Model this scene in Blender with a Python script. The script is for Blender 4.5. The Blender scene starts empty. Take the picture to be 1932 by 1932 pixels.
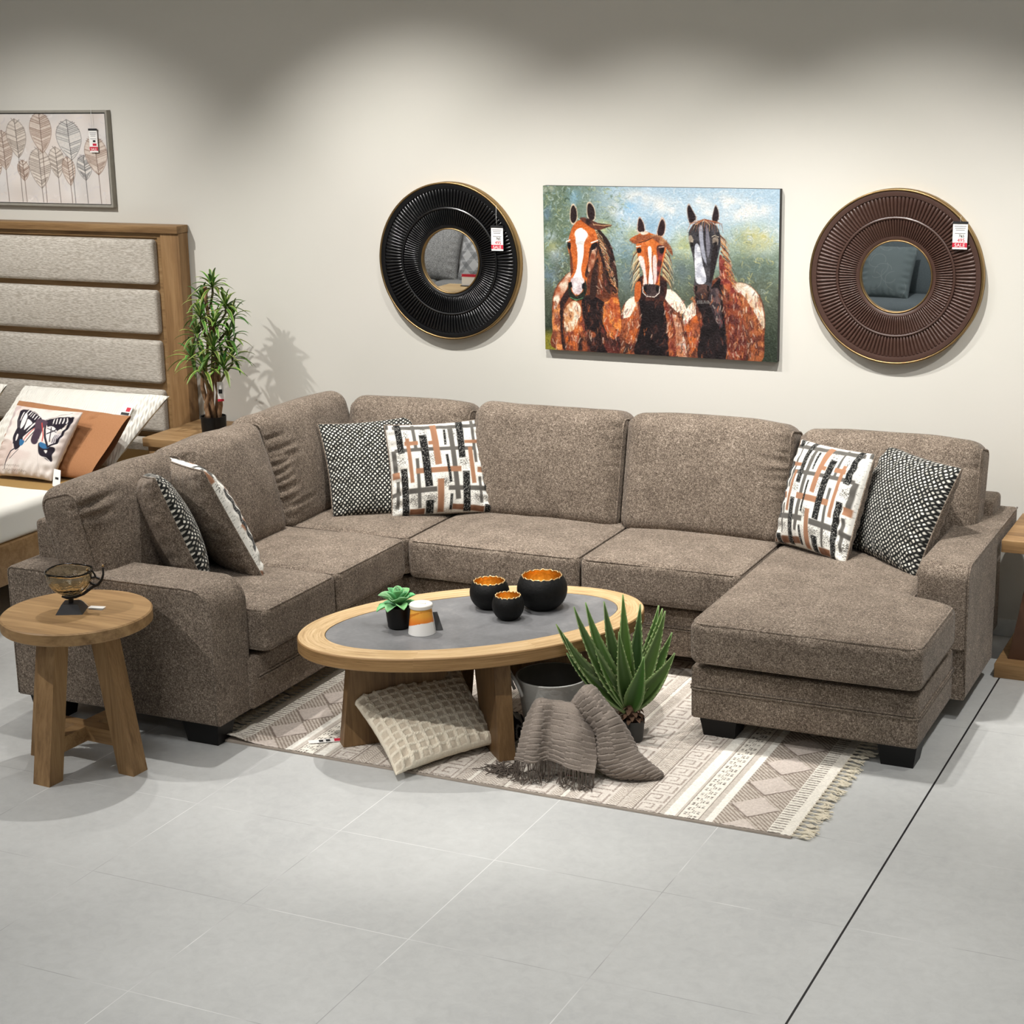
import bpy, math, random
import numpy as np
from mathutils import Vector, Matrix, Euler
random.seed(7)
RNG = np.random.default_rng(7)
C = bpy.context.scene.collection
sc = bpy.context.scene

def s2l(c):
    c = np.asarray(c, float) / 255.0
    return np.where(c <= 0.04045, c / 12.92, ((c + 0.055) / 1.055) ** 2.4)
def rgb(r, g, b):
    v = s2l((r, g, b)); return (float(v[0]), float(v[1]), float(v[2]), 1.0)

# ------------------------------------------------------------------ noise
def _hash(ix, iy, iz, seed):
    h = (ix * 374761393 + iy * 668265263 + iz * 2147483647 + seed * 1274126177) & 0xFFFFFFFF
    h = ((h ^ (h >> 13)) * 1274126177) & 0xFFFFFFFF
    h = h ^ (h >> 16)
    return (h & 0xFFFF) / 65535.0
def vnoise(P, scale=1.0, seed=0):
    P = np.asarray(P, float) * scale
    if P.shape[-1] == 2: P = np.concatenate([P, np.zeros(P.shape[:-1] + (1,))], -1)
    i = np.floor(P).astype(np.int64); f = P - i; f = f * f * (3 - 2 * f)
    r = 0
    for dx in (0, 1):
        for dy in (0, 1):
            for dz in (0, 1):
                w = (f[..., 0] if dx else 1 - f[..., 0]) * (f[..., 1] if dy else 1 - f[..., 1]) * (f[..., 2] if dz else 1 - f[..., 2])
                r = r + w * _hash(i[..., 0] + dx, i[..., 1] + dy, i[..., 2] + dz, seed)
    return r * 2 - 1
def sstep(a, b, x):
    t = np.clip((x - a) / (b - a), 0, 1); return t * t * (3 - 2 * t)

# ------------------------------------------------------------------ materials
class NT:
    def __init__(s, name):
        s.m = bpy.data.materials.new(name); s.m.use_nodes = True
        s.t = s.m.node_tree; s.b = s.t.nodes['Principled BSDF']
    def n(s, typ, **kw):
        nd = s.t.nodes.new(typ)
        for k, v in kw.items():
            if k in ('operation', 'data_type', 'blend_type', 'noise_dimensions', 'layer_name', 'feature', 'wave_type', 'bands_direction', 'wave_profile', 'use_clamp'):
                setattr(nd, k, v)
            else:
                nd.inputs[k].default_value = v
        return nd
    def l(s, a, b): s.t.links.new(a, b)
    def math(s, op, a, b=None):
        nd = s.t.nodes.new('ShaderNodeMath'); nd.operation = op
        for i, v in enumerate((a, b)):
            if v is None: continue
            if isinstance(v, (int, float)): nd.inputs[i].default_value = v
            else: s.l(v, nd.inputs[i])
        return nd.outputs[0]
    def coord(s, scale=(1, 1, 1), kind='Object', rot=(0, 0, 0), loc=(0, 0, 0)):
        tc = s.n('ShaderNodeTexCoord'); mp = s.n('ShaderNodeMapping')
        mp.inputs['Scale'].default_value = scale; mp.inputs['Rotation'].default_value = rot; mp.inputs['Location'].default_value = loc
        s.l(tc.outputs[kind], mp.inputs[0]); return mp.outputs[0]
    def noise(s, co, scale, detail=2, rough=0.5, dist=0.0):
        nd = s.n('ShaderNodeTexNoise', Scale=scale, Detail=detail, Roughness=rough, Distortion=dist)
        s.l(co, nd.inputs['Vector']); return nd.outputs[0]
    def ramp(s, fac, stops):
        nd = s.n('ShaderNodeValToRGB'); e = nd.color_ramp.elements
        while len(e) < len(stops): e.new(0.5)
        for el, (p, c) in zip(e, stops): el.position = p; el.color = c
        s.l(fac, nd.inputs[0]); return nd.outputs[0]
    def mix(s, f, a, b, mode='MIX'):
        nd = s.n('ShaderNodeMixRGB', blend_type=mode)
        for i, v in enumerate((f, a, b)):
            if isinstance(v, (int, float)): nd.inputs[i].default_value = v
            elif isinstance(v, tuple): nd.inputs[i].default_value = v
            else: s.l(v, nd.inputs[i])
        return nd.outputs[0]
    def bump(s, h, strength=0.3, dist=0.002):
        nd = s.n('ShaderNodeBump', Strength=strength, Distance=dist); s.l(h, nd.inputs['Height']); s.l(nd.outputs[0], s.b.inputs['Normal'])
    def base(s, c):
        if isinstance(c, tuple): s.b.inputs['Base Color'].default_value = c
        else: s.l(c, s.b.inputs['Base Color'])
    def set(s, **kw):
        for k, v in kw.items(): s.b.inputs[k.replace('_', ' ')].default_value = v
        return s.m
_mc = {}
def plain(name, c, rough=0.6, metal=0.0, spec=0.5, vary=0.06, nscale=30):
    if name in _mc: return _mc[name]
    n = NT(name); co = n.coord()
    f = n.noise(co, nscale, 3)
    dk = tuple(x * (1 - vary) for x in c[:3]) + (1,); lt = tuple(min(1, x * (1 + vary)) for x in c[:3]) + (1,)
    n.base(n.ramp(f, [(0.3, dk), (0.7, lt)]))
    n.set(Roughness=rough, Metallic=metal); n.b.inputs['Specular IOR Level'].default_value = spec
    _mc[name] = n.m; return n.m
def fabric_sofa():
    n = NT('taupe_chenille'); co = n.coord()
    a = n.noise(n.coord((1, 1, 0.4)), 290, 3, 0.65); b = n.noise(n.coord((0.4, 1, 1), rot=(0.2, 0.1, 0.3)), 270, 3, 0.65); c = n.noise(n.coord((1, 0.4, 1), rot=(0.1, 0.2, -0.2)), 270, 3, 0.65)
    m = n.math('MAXIMUM', n.math('MAXIMUM', a, b), c)
    big = n.noise(co, 9, 2); md = n.noise(co, 75, 2, .6)
    m2 = n.math('ADD', m, n.math('ADD', n.math('MULTIPLY', n.math('SUBTRACT', big, 0.5), 0.10), n.math('MULTIPLY', n.math('SUBTRACT', md, 0.5), 0.16)))
    n.base(n.ramp(m2, [(0.45, rgb(66, 57, 49)), (0.56, rgb(112, 100, 88)), (0.64, rgb(146, 132, 118)), (0.76, rgb(206, 193, 178))]))
    n.bump(m, 0.55, 0.002); n.set(Roughness=0.92, Sheen_Weight=0.08, Sheen_Roughness=0.5); n.b.inputs['Specular IOR Level'].default_value = 0.15
    return n.m
def fabric_plain(name, c1, c2, scale=350, bump=0.4, stretch=(1, 1, 1), sheen=0.1):
    n = NT(name); a = n.noise(n.coord(stretch), scale, 2, 0.6)
    n.base(n.ramp(a, [(0.38, c1), (0.62, c2)])); n.bump(a, bump, 0.0015)
    n.set(Roughness=0.9, Sheen_Weight=sheen); n.b.inputs['Specular IOR Level'].default_value = 0.2
    return n.m
def wood(name, dark, mid, light, axis='X', scale=1.0, rough=0.5, kind='Object', gl=0.3, rot=(0, 0, 0)):
    n = NT(name)
    st = {'X': (0.9, 14, 14), 'Y': (14, 0.9, 14), 'Z': (14, 14, 0.9), 'U': (3, 60, 1)}[axis]
    st = tuple(v * scale for v in st)
    co = n.coord(st, kind, rot)
    a = n.noise(co, 1.6, 4, 0.6, 0.6); f = n.noise(n.coord(tuple(v * 6 for v in st), kind, rot), 2.0, 3, 0.6)
    k = n.noise(n.coord(tuple(v * 0.25 for v in st), kind, rot), 1.3, 2)
    v = n.math('ADD', n.math('MULTIPLY', a, 0.6), n.math('ADD', n.math('MULTIPLY', f, 0.25), n.math('MULTIPLY', k, 0.2)))
    n.base(n.ramp(v, [(0.36, dark), (0.52, mid), (0.68, light)]))
    n.bump(f, 0.15, 0.001); n.set(Roughness=rough); n.b.inputs['Specular IOR Level'].default_value = gl
    return n.m
def vcol(name, rough=0.8, bump=None, spec=0.2, nscale=300, sheen=0.0):
    n = NT(name); at = n.n('ShaderNodeVertexColor', layer_name='Col')
    if bump:
        a = n.noise(n.coord(), nscale, 2, 0.6)
        n.bump(a, bump, 0.002)
        g = n.ramp(a, [(0.3, (0.86, 0.86, 0.86, 1)), (0.7, (1, 1, 1, 1))])
        n.base(n.mix(1.0, at.outputs[0], g, 'MULTIPLY'))
    else: n.l(at.outputs[0], n.b.inputs['Base Color'])
    n.set(Roughness=rough, Sheen_Weight=sheen); n.b.inputs['Specular IOR Level'].default_value = spec
    return n.m

M = {}
M['sofa'] = fabric_sofa()
M['black_wood'] = plain('black_foot', rgb(12, 11, 11), 0.5, 0, .3)
M['oak'] = wood('warm_oak', rgb(112, 84, 54), rgb(148, 116, 78), rgb(172, 140, 98), 'X')
M['oak_top'] = wood('oak_table_top', rgb(118, 90, 58), rgb(158, 126, 86), rgb(182, 150, 106), 'X', 0.5)
M['oak_z'] = wood('warm_oak_upright', rgb(106, 80, 52), rgb(142, 111, 75), rgb(166, 134, 94), 'Z')
M['oak_rim'] = wood('light_oak_rim', rgb(144, 113, 74), rgb(190, 160, 117), rgb(213, 187, 148), 'U', 1.0, 0.45, 'UV')
M['oak_side'] = wood('oak_edge', rgb(104, 76, 46), rgb(140, 108, 68), rgb(165, 132, 90), 'U', 1.0, 0.5, 'UV')
M['oak_dark'] = wood('brown_oak_leg', rgb(82, 60, 39), rgb(114, 87, 57), rgb(138, 109, 74), 'Z')
M['oak_bed'] = wood('bed_oak', rgb(112, 84, 54), rgb(140, 110, 74), rgb(160, 130, 92), 'X')
M['oak_bedz'] = wood('bed_oak_post', rgb(112, 84, 54), rgb(140, 108, 72), rgb(160, 128, 90), 'Z')
M['brass'] = plain('aged_brass', rgb(158, 132, 92), 0.38, 1.0)
M['black_pot'] = plain('black_pot', rgb(12, 12, 12), 0.5, 0, .3)
M['soil'] = plain('dark_soil', rgb(45, 34, 26), 0.95, nscale=200, vary=0.4)
M['paper'] = plain('white_card', rgb(236, 234, 230), 0.6, vary=0.01)
M['red'] = plain('red_print', rgb(196, 34, 58), 0.6, vary=0.01)
M['ink'] = plain('black_print', rgb(24, 24, 26), 0.6, vary=0.01)
M['string'] = plain('white_string', rgb(225, 225, 222), 0.7)
M['vpaint'] = vcol('painted_canvas', 0.55, 0.25, 0.25, 500)
M['vprint'] = vcol('printed_weave', 0.9, 0.5, 0.15, 420, 0.1)
M['vrug'] = vcol('woven_rug', 0.95, 0.8, 0.1, 330)
M['vleaf'] = vcol('plastic_leaf', 0.42, None, 0.4)

# ------------------------------------------------------------------ object helpers
def empty(name, label, cat, loc=(0, 0, 0), rz=0.0, group=None):
    o = bpy.data.objects.new(name, None); C.objects.link(o)
    o.location = loc; o.rotation_euler = (0, 0, rz); o.empty_display_size = 0.1
    o['label'] = label; o['category'] = cat
    if group: o['group'] = group
    return o
def wmat(o):
    m = Matrix.LocRotScale(o.location, o.rotation_euler, o.scale)
    return (wmat(o.parent) @ m) if o.parent else m
def make(name, V, F, mat, parent=None, smooth=True, uv=None, col=None, ang=None, world=True):
    """V world coordinates; converted into the parent's frame."""
    V = np.asarray(V, float).reshape(-1, 3)
    me = bpy.data.meshes.new(name)
    if parent is not None and world:
        Mi = np.array(wmat(parent).inverted()); V = V @ Mi[:3, :3].T + Mi[:3, 3]
    if isinstance(F, np.ndarray):
        k = F.shape[1]
        me.vertices.add(len(V)); me.vertices.foreach_set('co', V.ravel())
        me.loops.add(F.size); me.loops.foreach_set('vertex_index', F.ravel().astype(np.int32))
        me.polygons.add(len(F)); me.polygons.foreach_set('loop_start', np.arange(0, F.size, k, dtype=np.int32))
        me.update(calc_edges=True)
    else:
        me.from_pydata([tuple(v) for v in V], [], [tuple(int(i) for i in f) for f in F])
    me.validate()
    if uv is not None:
        ul = me.uv_layers.new(name='UVMap'); li = np.zeros(len(me.loops), np.int32); me.loops.foreach_get('vertex_index', li)
        ul.data.foreach_set('uv', np.asarray(uv, float)[li].ravel())
    if col is not None:
        at = me.color_attributes.new('Col', 'FLOAT_COLOR', 'POINT')
        cc = np.ones((len(V), 4)); cc[:, :3] = np.asarray(col).reshape(-1, 3); at.data.foreach_set('color', cc.ravel())
    me.polygons.foreach_set('use_smooth', np.full(len(me.polygons), bool(smooth)))
    if ang and smooth:
        me.set_sharp_from_angle(angle=math.radians(ang))
    me.materials.append(mat)
    o = bpy.data.objects.new(name, me); C.objects.link(o)
    if parent is not None: o.parent = parent
    return o
class MB:
    def __init__(s): s.V = []; s.F = []; s.UV = []; s.K = []
    def add(s, V, F, uv=None, col=None):
        b = len(s.V); V = np.asarray(V, float).reshape(-1, 3)
        s.V += [tuple(v) for v in V]; s.F += [tuple(int(i) + b for i in f) for f in F]
        s.UV += [tuple(u) for u in uv] if uv is not None else [(0, 0)] * len(V)
        if col is not None:
            col = np.asarray(col); s.K += [tuple(c) for c in (np.broadcast_to(col, (len(V), 3)))]
        else: s.K += [(1, 1, 1)] * len(V)
        return s
    def box(s, x0, x1, y0, y1, z0, z1, bev=0.0):
        if bev <= 0:
            V = [(x, y, z) for z in (z0, z1) for y in (y0, y1) for x in (x0, x1)]
            return s.add(V, [(0, 2, 3, 1), (4, 5, 7, 6), (0, 1, 5, 4), (2, 6, 7, 3), (0, 4, 6, 2), (1, 3, 7, 5)])
        V, F = rbox((x1 - x0) / 2, (y1 - y0) / 2, (z1 - z0) / 2, bev, 3, plainseg=True)
        return s.add(V + np.array([(x0 + x1) / 2, (y0 + y1) / 2, (z0 + z1) / 2]), F)
    def prism(s, pts, z0, z1):
        n = len(pts); V = [(x, y, z0) for x, y in pts] + [(x, y, z1) for x, y in pts]
        return s.add(V, [tuple(range(n))[::-1], tuple(range(n, 2 * n))] + [(i, (i + 1) % n, n + (i + 1) % n, n + i) for i in range(n)])
    def hexa(s, bottom, top):
        V = list(bottom) + list(top)
        return s.add(V, [(3, 2, 1, 0), (4, 5, 6, 7), (0, 1, 5, 4), (1, 2, 6, 5), (2, 3, 7, 6), (3, 0, 4, 7)])
    def tube(s, path, r, n=8, closed=False, col=None, cap=True):
        V, F = tube(path, r, n, closed, cap); return s.add(V, F, col=col)
    def lathe(s, prof, seg=48, c=(0, 0, 0), col=None):
        V, F = lathe(prof, seg, c); return s.add(V, F, col=col)
    def build(s, name, mat, parent=None, smooth=True, ang=35, uv=False, col=False):
        return make(name, s.V, s.F, mat, parent, smooth, s.UV if uv else None, s.K if col else None, ang)
def tube(path, r, n=8, closed=False, cap=True):
    P = np.asarray(path, float); m = len(P)
    R = np.full(m, r, float) if np.isscalar(r) else np.asarray(r, float)
    if closed: T = np.roll(P, -1, 0) - np.roll(P, 1, 0)
    else:
        T = np.gradient(P, axis=0)
    T /= np.linalg.norm(T, axis=1)[:, None] + 1e-12
    up = np.array([0, 0, 1.0]) if abs(T[0][2]) < 0.9 else np.array([1.0, 0, 0])
    a = np.cross(T[0], up); a /= np.linalg.norm(a); V = []
    for i in range(m):
        a = a - T[i] * (a @ T[i]); a /= np.linalg.norm(a) + 1e-12; b = np.cross(T[i], a)
        for k in range(n):
            t = 2 * math.pi * k / n; V.append(P[i] + R[i] * (math.cos(t) * a + math.sin(t) * b))
    F = []
    for i in range(m if closed else m - 1):
        j = (i + 1) % m
        for k in range(n): F.append((i * n + k, i * n + (k + 1) % n, j * n + (k + 1) % n, j * n + k))
    if not closed and cap: F += [tuple(range(n))[::-1], tuple(range((m - 1) * n, m * n))]
    return np.array(V), F
def lathe(prof, seg=48, c=(0, 0, 0)):
    V = []; F = []; m = len(prof)
    for r, z in prof:
        for k in range(seg):
            t = 2 * math.pi * k / seg; V.append((c[0] + r * math.cos(t), c[1] + r * math.sin(t), c[2] + z))
    for i in range(m - 1):
        for k in range(seg):
            q = (i * seg + k, i * seg + (k + 1) % seg, (i + 1) * seg + (k + 1) % seg, (i + 1) * seg + k); F.append(q)
    if prof[0][0] > 1e-5: F.append(tuple(range(seg))[::-1])
    if prof[-1][0] > 1e-5: F.append(tuple(range((m - 1) * seg, m * seg)))
    return np.array(V), F
def rbox(hx, hy, hz, r, seg=24, bulge=(0, 0, 0), plainseg=False):
    """rounded box as six welded grids around the origin"""
    H = np.array([hx, hy, hz]); r = min(r, 0.98 * H.min())
    def ax(h):
        if plainseg: return np.concatenate([np.linspace(-h, -h + r, seg), np.linspace(h - r, h, seg)])
        k = 5; return np.concatenate([np.linspace(-h, -h + r, k)[:-1], np.linspace(-h + r, h - r, max(3, int(seg * (0.35 + 0.65 * h / H.max())))), np.linspace(h - r, h, k)[1:]])
    A = [ax(h) for h in H]; V = []; F = []; idx = {}
    def vid(p):
        key = tuple(np.round(p, 6))
        if key not in idx: idx[key] = len(V); V.append(p)
        return idx[key]
    for a in range(3):
        b, c = (a + 1) % 3, (a + 2) % 3
        for sgn in (-1, 1):
            g = np.zeros((len(A[b]), len(A[c])), int)
            for i, u in enumerate(A[b]):
                for j, v in enumerate(A[c]):
                    p = [0, 0, 0]; p[a] = sgn * H[a]; p[b] = u; p[c] = v; g[i, j] = vid(p)
            for i in range(len(A[b]) - 1):
                for j in range(len(A[c]) - 1):
                    q = (g[i, j], g[i + 1, j], g[i + 1, j + 1], g[i, j + 1]); F.append(q if sgn > 0 else q[::-1])
    V = np.array(V, float); inn = np.clip(V, -(H - r), H - r); d = V - inn; L = np.linalg.norm(d, axis=1)[:, None]
    V = inn + d / np.maximum(L, 1e-9) * r
    U = V / H; W = V.copy()
    for a in range(3):
        if bulge[a]:
            b, c = (a + 1) % 3, (a + 2) % 3
            W[:, a] += bulge[a] * np.sign(U[:, a]) * np.abs(U[:, a]) ** 2 * (1 - U[:, b] ** 2) ** 0.8 * (1 - U[:, c] ** 2) ** 0.8
    return W, np.array(F) if not plainseg else F
def rrect(hx, hy, r, k=6):
    P = []
    for cx, cy, a0 in ((hx - r, hy - r, 0), (-hx + r, hy - r, 90), (-hx + r, -hy + r, 180), (hx - r, -hy + r, 270)):
        for i in range(k + 1):
            t = math.radians(a0 + 90 * i / k); P.append((cx + r * math.cos(t), cy + r * math.sin(t)))
    # densify
    Q = []
    for i in range(len(P)):
        a, b = np.array(P[i]), np.array(P[(i + 1) % len(P)]); m = max(1, int(np.linalg.norm(b - a) / 0.03))
        for j in range(m): Q.append(tuple(a + (b - a) * j / m))
    return Q
def gridF(n, m, off=0, flip=False):
    i = np.arange(n - 1)[:, None] * m + np.arange(m - 1)[None, :] + off
    Q = np.stack([i, i + 1, i + m + 1, i + m], -1).reshape(-1, 4)
    return Q[:, ::-1] if flip else Q
def text_mesh(s, size, origin, xdir, ydir, mat, name, parent, ext=0.0004, align='CENTER'):
    cu = bpy.data.curves.new(name, 'FONT'); cu.body = s; cu.size = size; cu.align_x = align; cu.extrude = ext; cu.resolution_u = 3
    o = bpy.data.objects.new(name, cu); C.objects.link(o)
    bpy.context.view_layer.update()
    me = bpy.data.meshes.new_from_object(o.evaluated_get(bpy.context.evaluated_depsgraph_get()))
    V = np.array([v.co[:] for v in me.vertices]); F = [tuple(p.vertices) for p in me.polygons]
    bpy.data.objects.remove(o); bpy.data.curves.remove(cu); bpy.data.meshes.remove(me)
    X = np.array(xdir, float); Y = np.array(ydir, float); Z = np.cross(X, Y)
    W = np.array(origin) + V[:, :1] * X + V[:, 1:2] * Y + V[:, 2:3] * Z
    return make(name, W, F, mat, parent, False)
def struct(o): o['kind'] = 'structure'; return o

# ------------------------------------------------------------------ painter (for the canvases, prints and the rug)
class Canvas:
    def __init__(s, w, h, c): s.w = w; s.h = h; s.a = np.zeros((h, w, 3)); s.a[:] = np.array(c, float); s.H = None
    def map(s, src):
        """src: four source points TL,TR,BR,BL -> unit square homography"""
        A = []; B = []
        for (x, y), (u, v) in zip(src, [(0, 0), (s.w, 0), (s.w, s.h), (0, s.h)]):
            A.append([x, y, 1, 0, 0, 0, -u * x, -u * y]); B.append(u); A.append([0, 0, 0, x, y, 1, -v * x, -v * y]); B.append(v)
        s.H = np.append(np.linalg.solve(np.array(A), np.array(B)), 1).reshape(3, 3)
    def t(s, pts):
        P = np.asarray(pts, float)
        if s.H is None: return P
        q = np.c_[P, np.ones(len(P))] @ s.H.T; return q[:, :2] / q[:, 2:3]
    def poly(s, pts, c, smooth=True, alpha=1.0, soft=0.8, raw=False, vary=0.0, c2=None):
        P = np.asarray(pts, float) if raw else s.t(pts)
        if smooth:
            n = len(P); Q = []
            for i in range(n):
                p0, p1, p2, p3 = P[i - 1], P[i], P[(i + 1) % n], P[(i + 2) % n]
                for k in range(5):
                    u = k / 5; Q.append(0.5 * ((2 * p1) + (-p0 + p2) * u + (2 * p0 - 5 * p1 + 4 * p2 - p3) * u * u + (-p0 + 3 * p1 - 3 * p2 + p3) * u ** 3))
            P = np.array(Q)
        x0, y0 = np.floor(P.min(0)).astype(int) - 2; x1, y1 = np.ceil(P.max(0)).astype(int) + 3
        x0, y0 = max(x0, 0), max(y0, 0); x1, y1 = min(x1, s.w), min(y1, s.h)
        if x1 <= x0 or y1 <= y0: return
        X, Y = np.meshgrid(np.arange(x0, x1) + 0.5, np.arange(y0, y1) + 0.5)
        ins = np.zeros(X.shape, bool); D = np.full(X.shape, 1e9)
        for i in range(len(P)):
            ax, ay = P[i]; bx, by = P[(i + 1) % len(P)]
            if ay != by:
                ins ^= ((ay > Y) != (by > Y)) & (X < (bx - ax) * (Y - ay) / (by - ay) + ax)
            L = (bx - ax) ** 2 + (by - ay) ** 2 + 1e-9; tt = np.clip(((X - ax) * (bx - ax) + (Y - ay) * (by - ay)) / L, 0, 1)
            D = np.minimum(D, np.hypot(X - ax - tt * (bx - ax), Y - ay - tt * (by - ay)))
        cov = np.clip(0.5 + np.where(ins, D, -D) / soft * 0.5, 0, 1)[..., None] * alpha
        cc = np.array(c, float) * np.ones(X.shape + (3,))
        if c2 is not None:
            f = sstep(-0.5, 0.5, vnoise(np.stack([X, Y], -1), 0.09, 5))[..., None]; cc = cc * (1 - f) + np.array(c2, float) * f
        if vary: cc = cc + vary * vnoise(np.stack([X, Y], -1), 0.35, 3)[..., None]
        s.a[y0:y1, x0:x1] = s.a[y0:y1, x0:x1] * (1 - cov) + cc * cov
    def stroke(s, pts, w, c, alpha=1.0, raw=False, taper=False, soft=0.9):
        P = np.asarray(pts, float) if raw else s.t(pts)
        x0, y0 = np.floor(P.min(0) - w - 1).astype(int); x1, y1 = np.ceil(P.max(0) + w + 2).astype(int)
        x0, y0 = max(x0, 0), max(y0, 0); x1, y1 = min(x1, s.w), min(y1, s.h)
        if x1 <= x0 or y1 <= y0: return
        X, Y = np.meshgrid(np.arange(x0, x1) + 0.5, np.arange(y0, y1) + 0.5); cov = np.zeros(X.shape); n = len(P) - 1
        for i in range(n):
            ax, ay = P[i]; bx, by = P[i + 1]; L = (bx - ax) ** 2 + (by - ay) ** 2 + 1e-9
            tt = np.clip(((X - ax) * (bx - ax) + (Y - ay) * (by - ay)) / L, 0, 1)
            ww = w * (1 - 0.85 * (i + tt) / n) if taper else w
            cov = np.maximum(cov, np.clip((ww / 2 - np.hypot(X - ax - tt * (bx - ax), Y - ay - tt * (by - ay))) / soft + 0.5, 0, 1))
        cov = cov[..., None] * alpha
        s.a[y0:y1, x0:x1] = s.a[y0:y1, x0:x1] * (1 - cov) + np.array(c, float) * cov
    def dabs(s, n, x0, x1, y0, y1, cols, ln, w, ang=None, alpha=0.7, seed=1, curl=0.0):
        r = np.random.default_rng(seed)
        for _ in range(n):
            x = r.uniform(x0, x1); y = r.uniform(y0, y1); a = (r.uniform(0, 6.28) if ang is None else ang + r.normal(0, 0.35)); L = ln * r.uniform(0.5, 1.4)
            c = np.array(cols[r.integers(len(cols))], float) + r.normal(0, 8)
            p = [(x, y)]
            for k in range(3): p.append((p[-1][0] + L / 3 * math.cos(a), p[-1][1] + L / 3 * math.sin(a))); a += curl * r.normal(0, 1)
            s.stroke(p, w * r.uniform(0.6, 1.4), c, alpha * r.uniform(0.5, 1), raw=True)
    def smear(s, n, ln, w, jit=14, seed=2, alpha=0.6, angf=None):
        r = np.random.default_rng(seed)
        for _ in range(n):
            x = r.uniform(0, s.w - 1); y = r.uniform(0, s.h - 1); c = s.a[int(y), int(x)] + r.normal(0, jit)
            a = r.uniform(0, 3.14) if angf is None else angf(x, y) + r.normal(0, 0.3)
            s.stroke([(x - ln / 2 * math.cos(a), y - ln / 2 * math.sin(a)), (x + ln / 2 * math.cos(a), y + ln / 2 * math.sin(a))], w, c, alpha, raw=True)
    def get(s): return s2l(np.clip(s.a, 0, 255))

# =================================================================== CAMERA
f_px, pitch, roll, yaw = 3395.5693, 0.25315979, -0.0207310, 0.44994007
cy_, sy_ = math.cos(yaw), math.sin(yaw); cp_, sp_ = math.cos(pitch), math.sin(pitch)
fw = np.array([-sy_ * cp_, cy_ * cp_, -sp_]); rt = np.array([cy_, sy_, 0]); up = np.cross(rt, fw)
r2 = math.cos(roll) * rt + math.sin(roll) * up; u2 = -math.sin(roll) * rt + math.cos(roll) * up
cam = bpy.data.objects.new('camera', bpy.data.cameras.new('camera')); C.objects.link(cam)
mt = Matrix.Identity(4)
for i in range(3): mt[i][0] = r2[i]; mt[i][1] = u2[i]; mt[i][2] = -fw[i]
mt[2][3] = 2.6; cam.matrix_world = mt
cam.data.sensor_width = 36; cam.data.lens = 36 * f_px / 1932; cam.data.clip_start = 0.1; cam.data.clip_end = 60
sc.camera = cam

# =================================================================== ROOM
WY = 7.85; X0, X1, Y0 = -14.0, 3.0, -4.5; CH = 3.6
def floor_mat():
    n = NT('grey_porcelain_tile'); tc = n.n('ShaderNodeTexCoord'); sx = n.n('ShaderNodeSeparateXYZ'); n.l(tc.outputs['Object'], sx.inputs[0])
    T = 0.591366
    def line(o, off, w):
        a = n.math('DIVIDE', n.math('SUBTRACT', o, off), T); fr = n.math('ABSOLUTE', n.math('SUBTRACT', n.math('FRACT', n.math('ADD', a, 0.5)), 0.5))
        return n.math('LESS_THAN', fr, w / T)
    gx = line(sx.outputs[0], -1.2681, 0.0016); gy = line(sx.outputs[1], 4.886, 0.0014)
    co = n.coord(); big = n.noise(co, 1.7, 4, 0.6, 0.4); fine = n.noise(co, 24, 4, 0.7, 0.5)
    v = n.math('ADD', n.math('MULTIPLY', big, 0.5), n.math('MULTIPLY', fine, 0.5))
    c = n.ramp(v, [(0.30, rgb(178, 179, 178)), (0.5, rgb(190, 191, 189)), (0.7, rgb(199, 200, 198))])
    wear = n.ramp(n.noise(co, 2.2, 2), [(0.40, rgb(160, 160, 160)), (0.56, rgb(222, 222, 220))])
    g = n.math('MAXIMUM', gx, gy); c = n.mix(g, c, wear)
    dk = n.math('LESS_THAN', n.math('ABSOLUTE', n.math('SUBTRACT', sx.outputs[0], -1.2681)), 0.0035)
    c = n.mix(dk, c, rgb(26, 26, 28)); n.base(c)
    n.l(n.ramp(v, [(0.3, (0.36, 0.36, 0.36, 1)), (0.7, (0.46, 0.46, 0.46, 1))]), n.b.inputs['Roughness'])
    n.bump(n.math('MAXIMUM', g, dk), -0.4, 0.001); n.b.inputs['Specular IOR Level'].default_value = 0.45
    return n.m
def wall_mat():
    n = NT('warm_white_wall_paint'); a = n.noise(n.coord(), 1.2, 3); b = n.noise(n.coord(), 160, 2)
    n.base(n.ramp(a, [(0.3, rgb(210, 208, 199)), (0.7, rgb(214, 211, 203))])); n.bump(b, 0.06, 0.001); return n.set(Roughness=0.75)
wm = wall_mat()
struct(MB().box(X0, X1, Y0, WY, -0.12, 0).build('floor', floor_mat()))
struct(MB().box(X0, X1, WY, WY + 0.15, 0, CH).build('wall_back', wm))
struct(MB().box(X0 - 0.15, X0, Y0, WY, 0, CH).build('wall_left', wm))
struct(MB().box(X1, X1 + 0.15, Y0, WY, 0, CH).build('wall_right', wm))
struct(MB().box(X0, X1, Y0 - 0.15, Y0, 0, CH).build('wall_front', wm))
struct(MB().box(X0, X1, Y0, WY, CH, CH + 0.1).build('ceiling', plain('white_ceiling', rgb(225, 224, 220), 0.9, nscale=3, vary=0.02)))
struct(MB().box(X0, X1, WY - 0.012, WY, 0, 0.08, 0.003).build('baseboard_back', plain('white_skirting', rgb(222, 222, 218), 0.5)))

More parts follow.
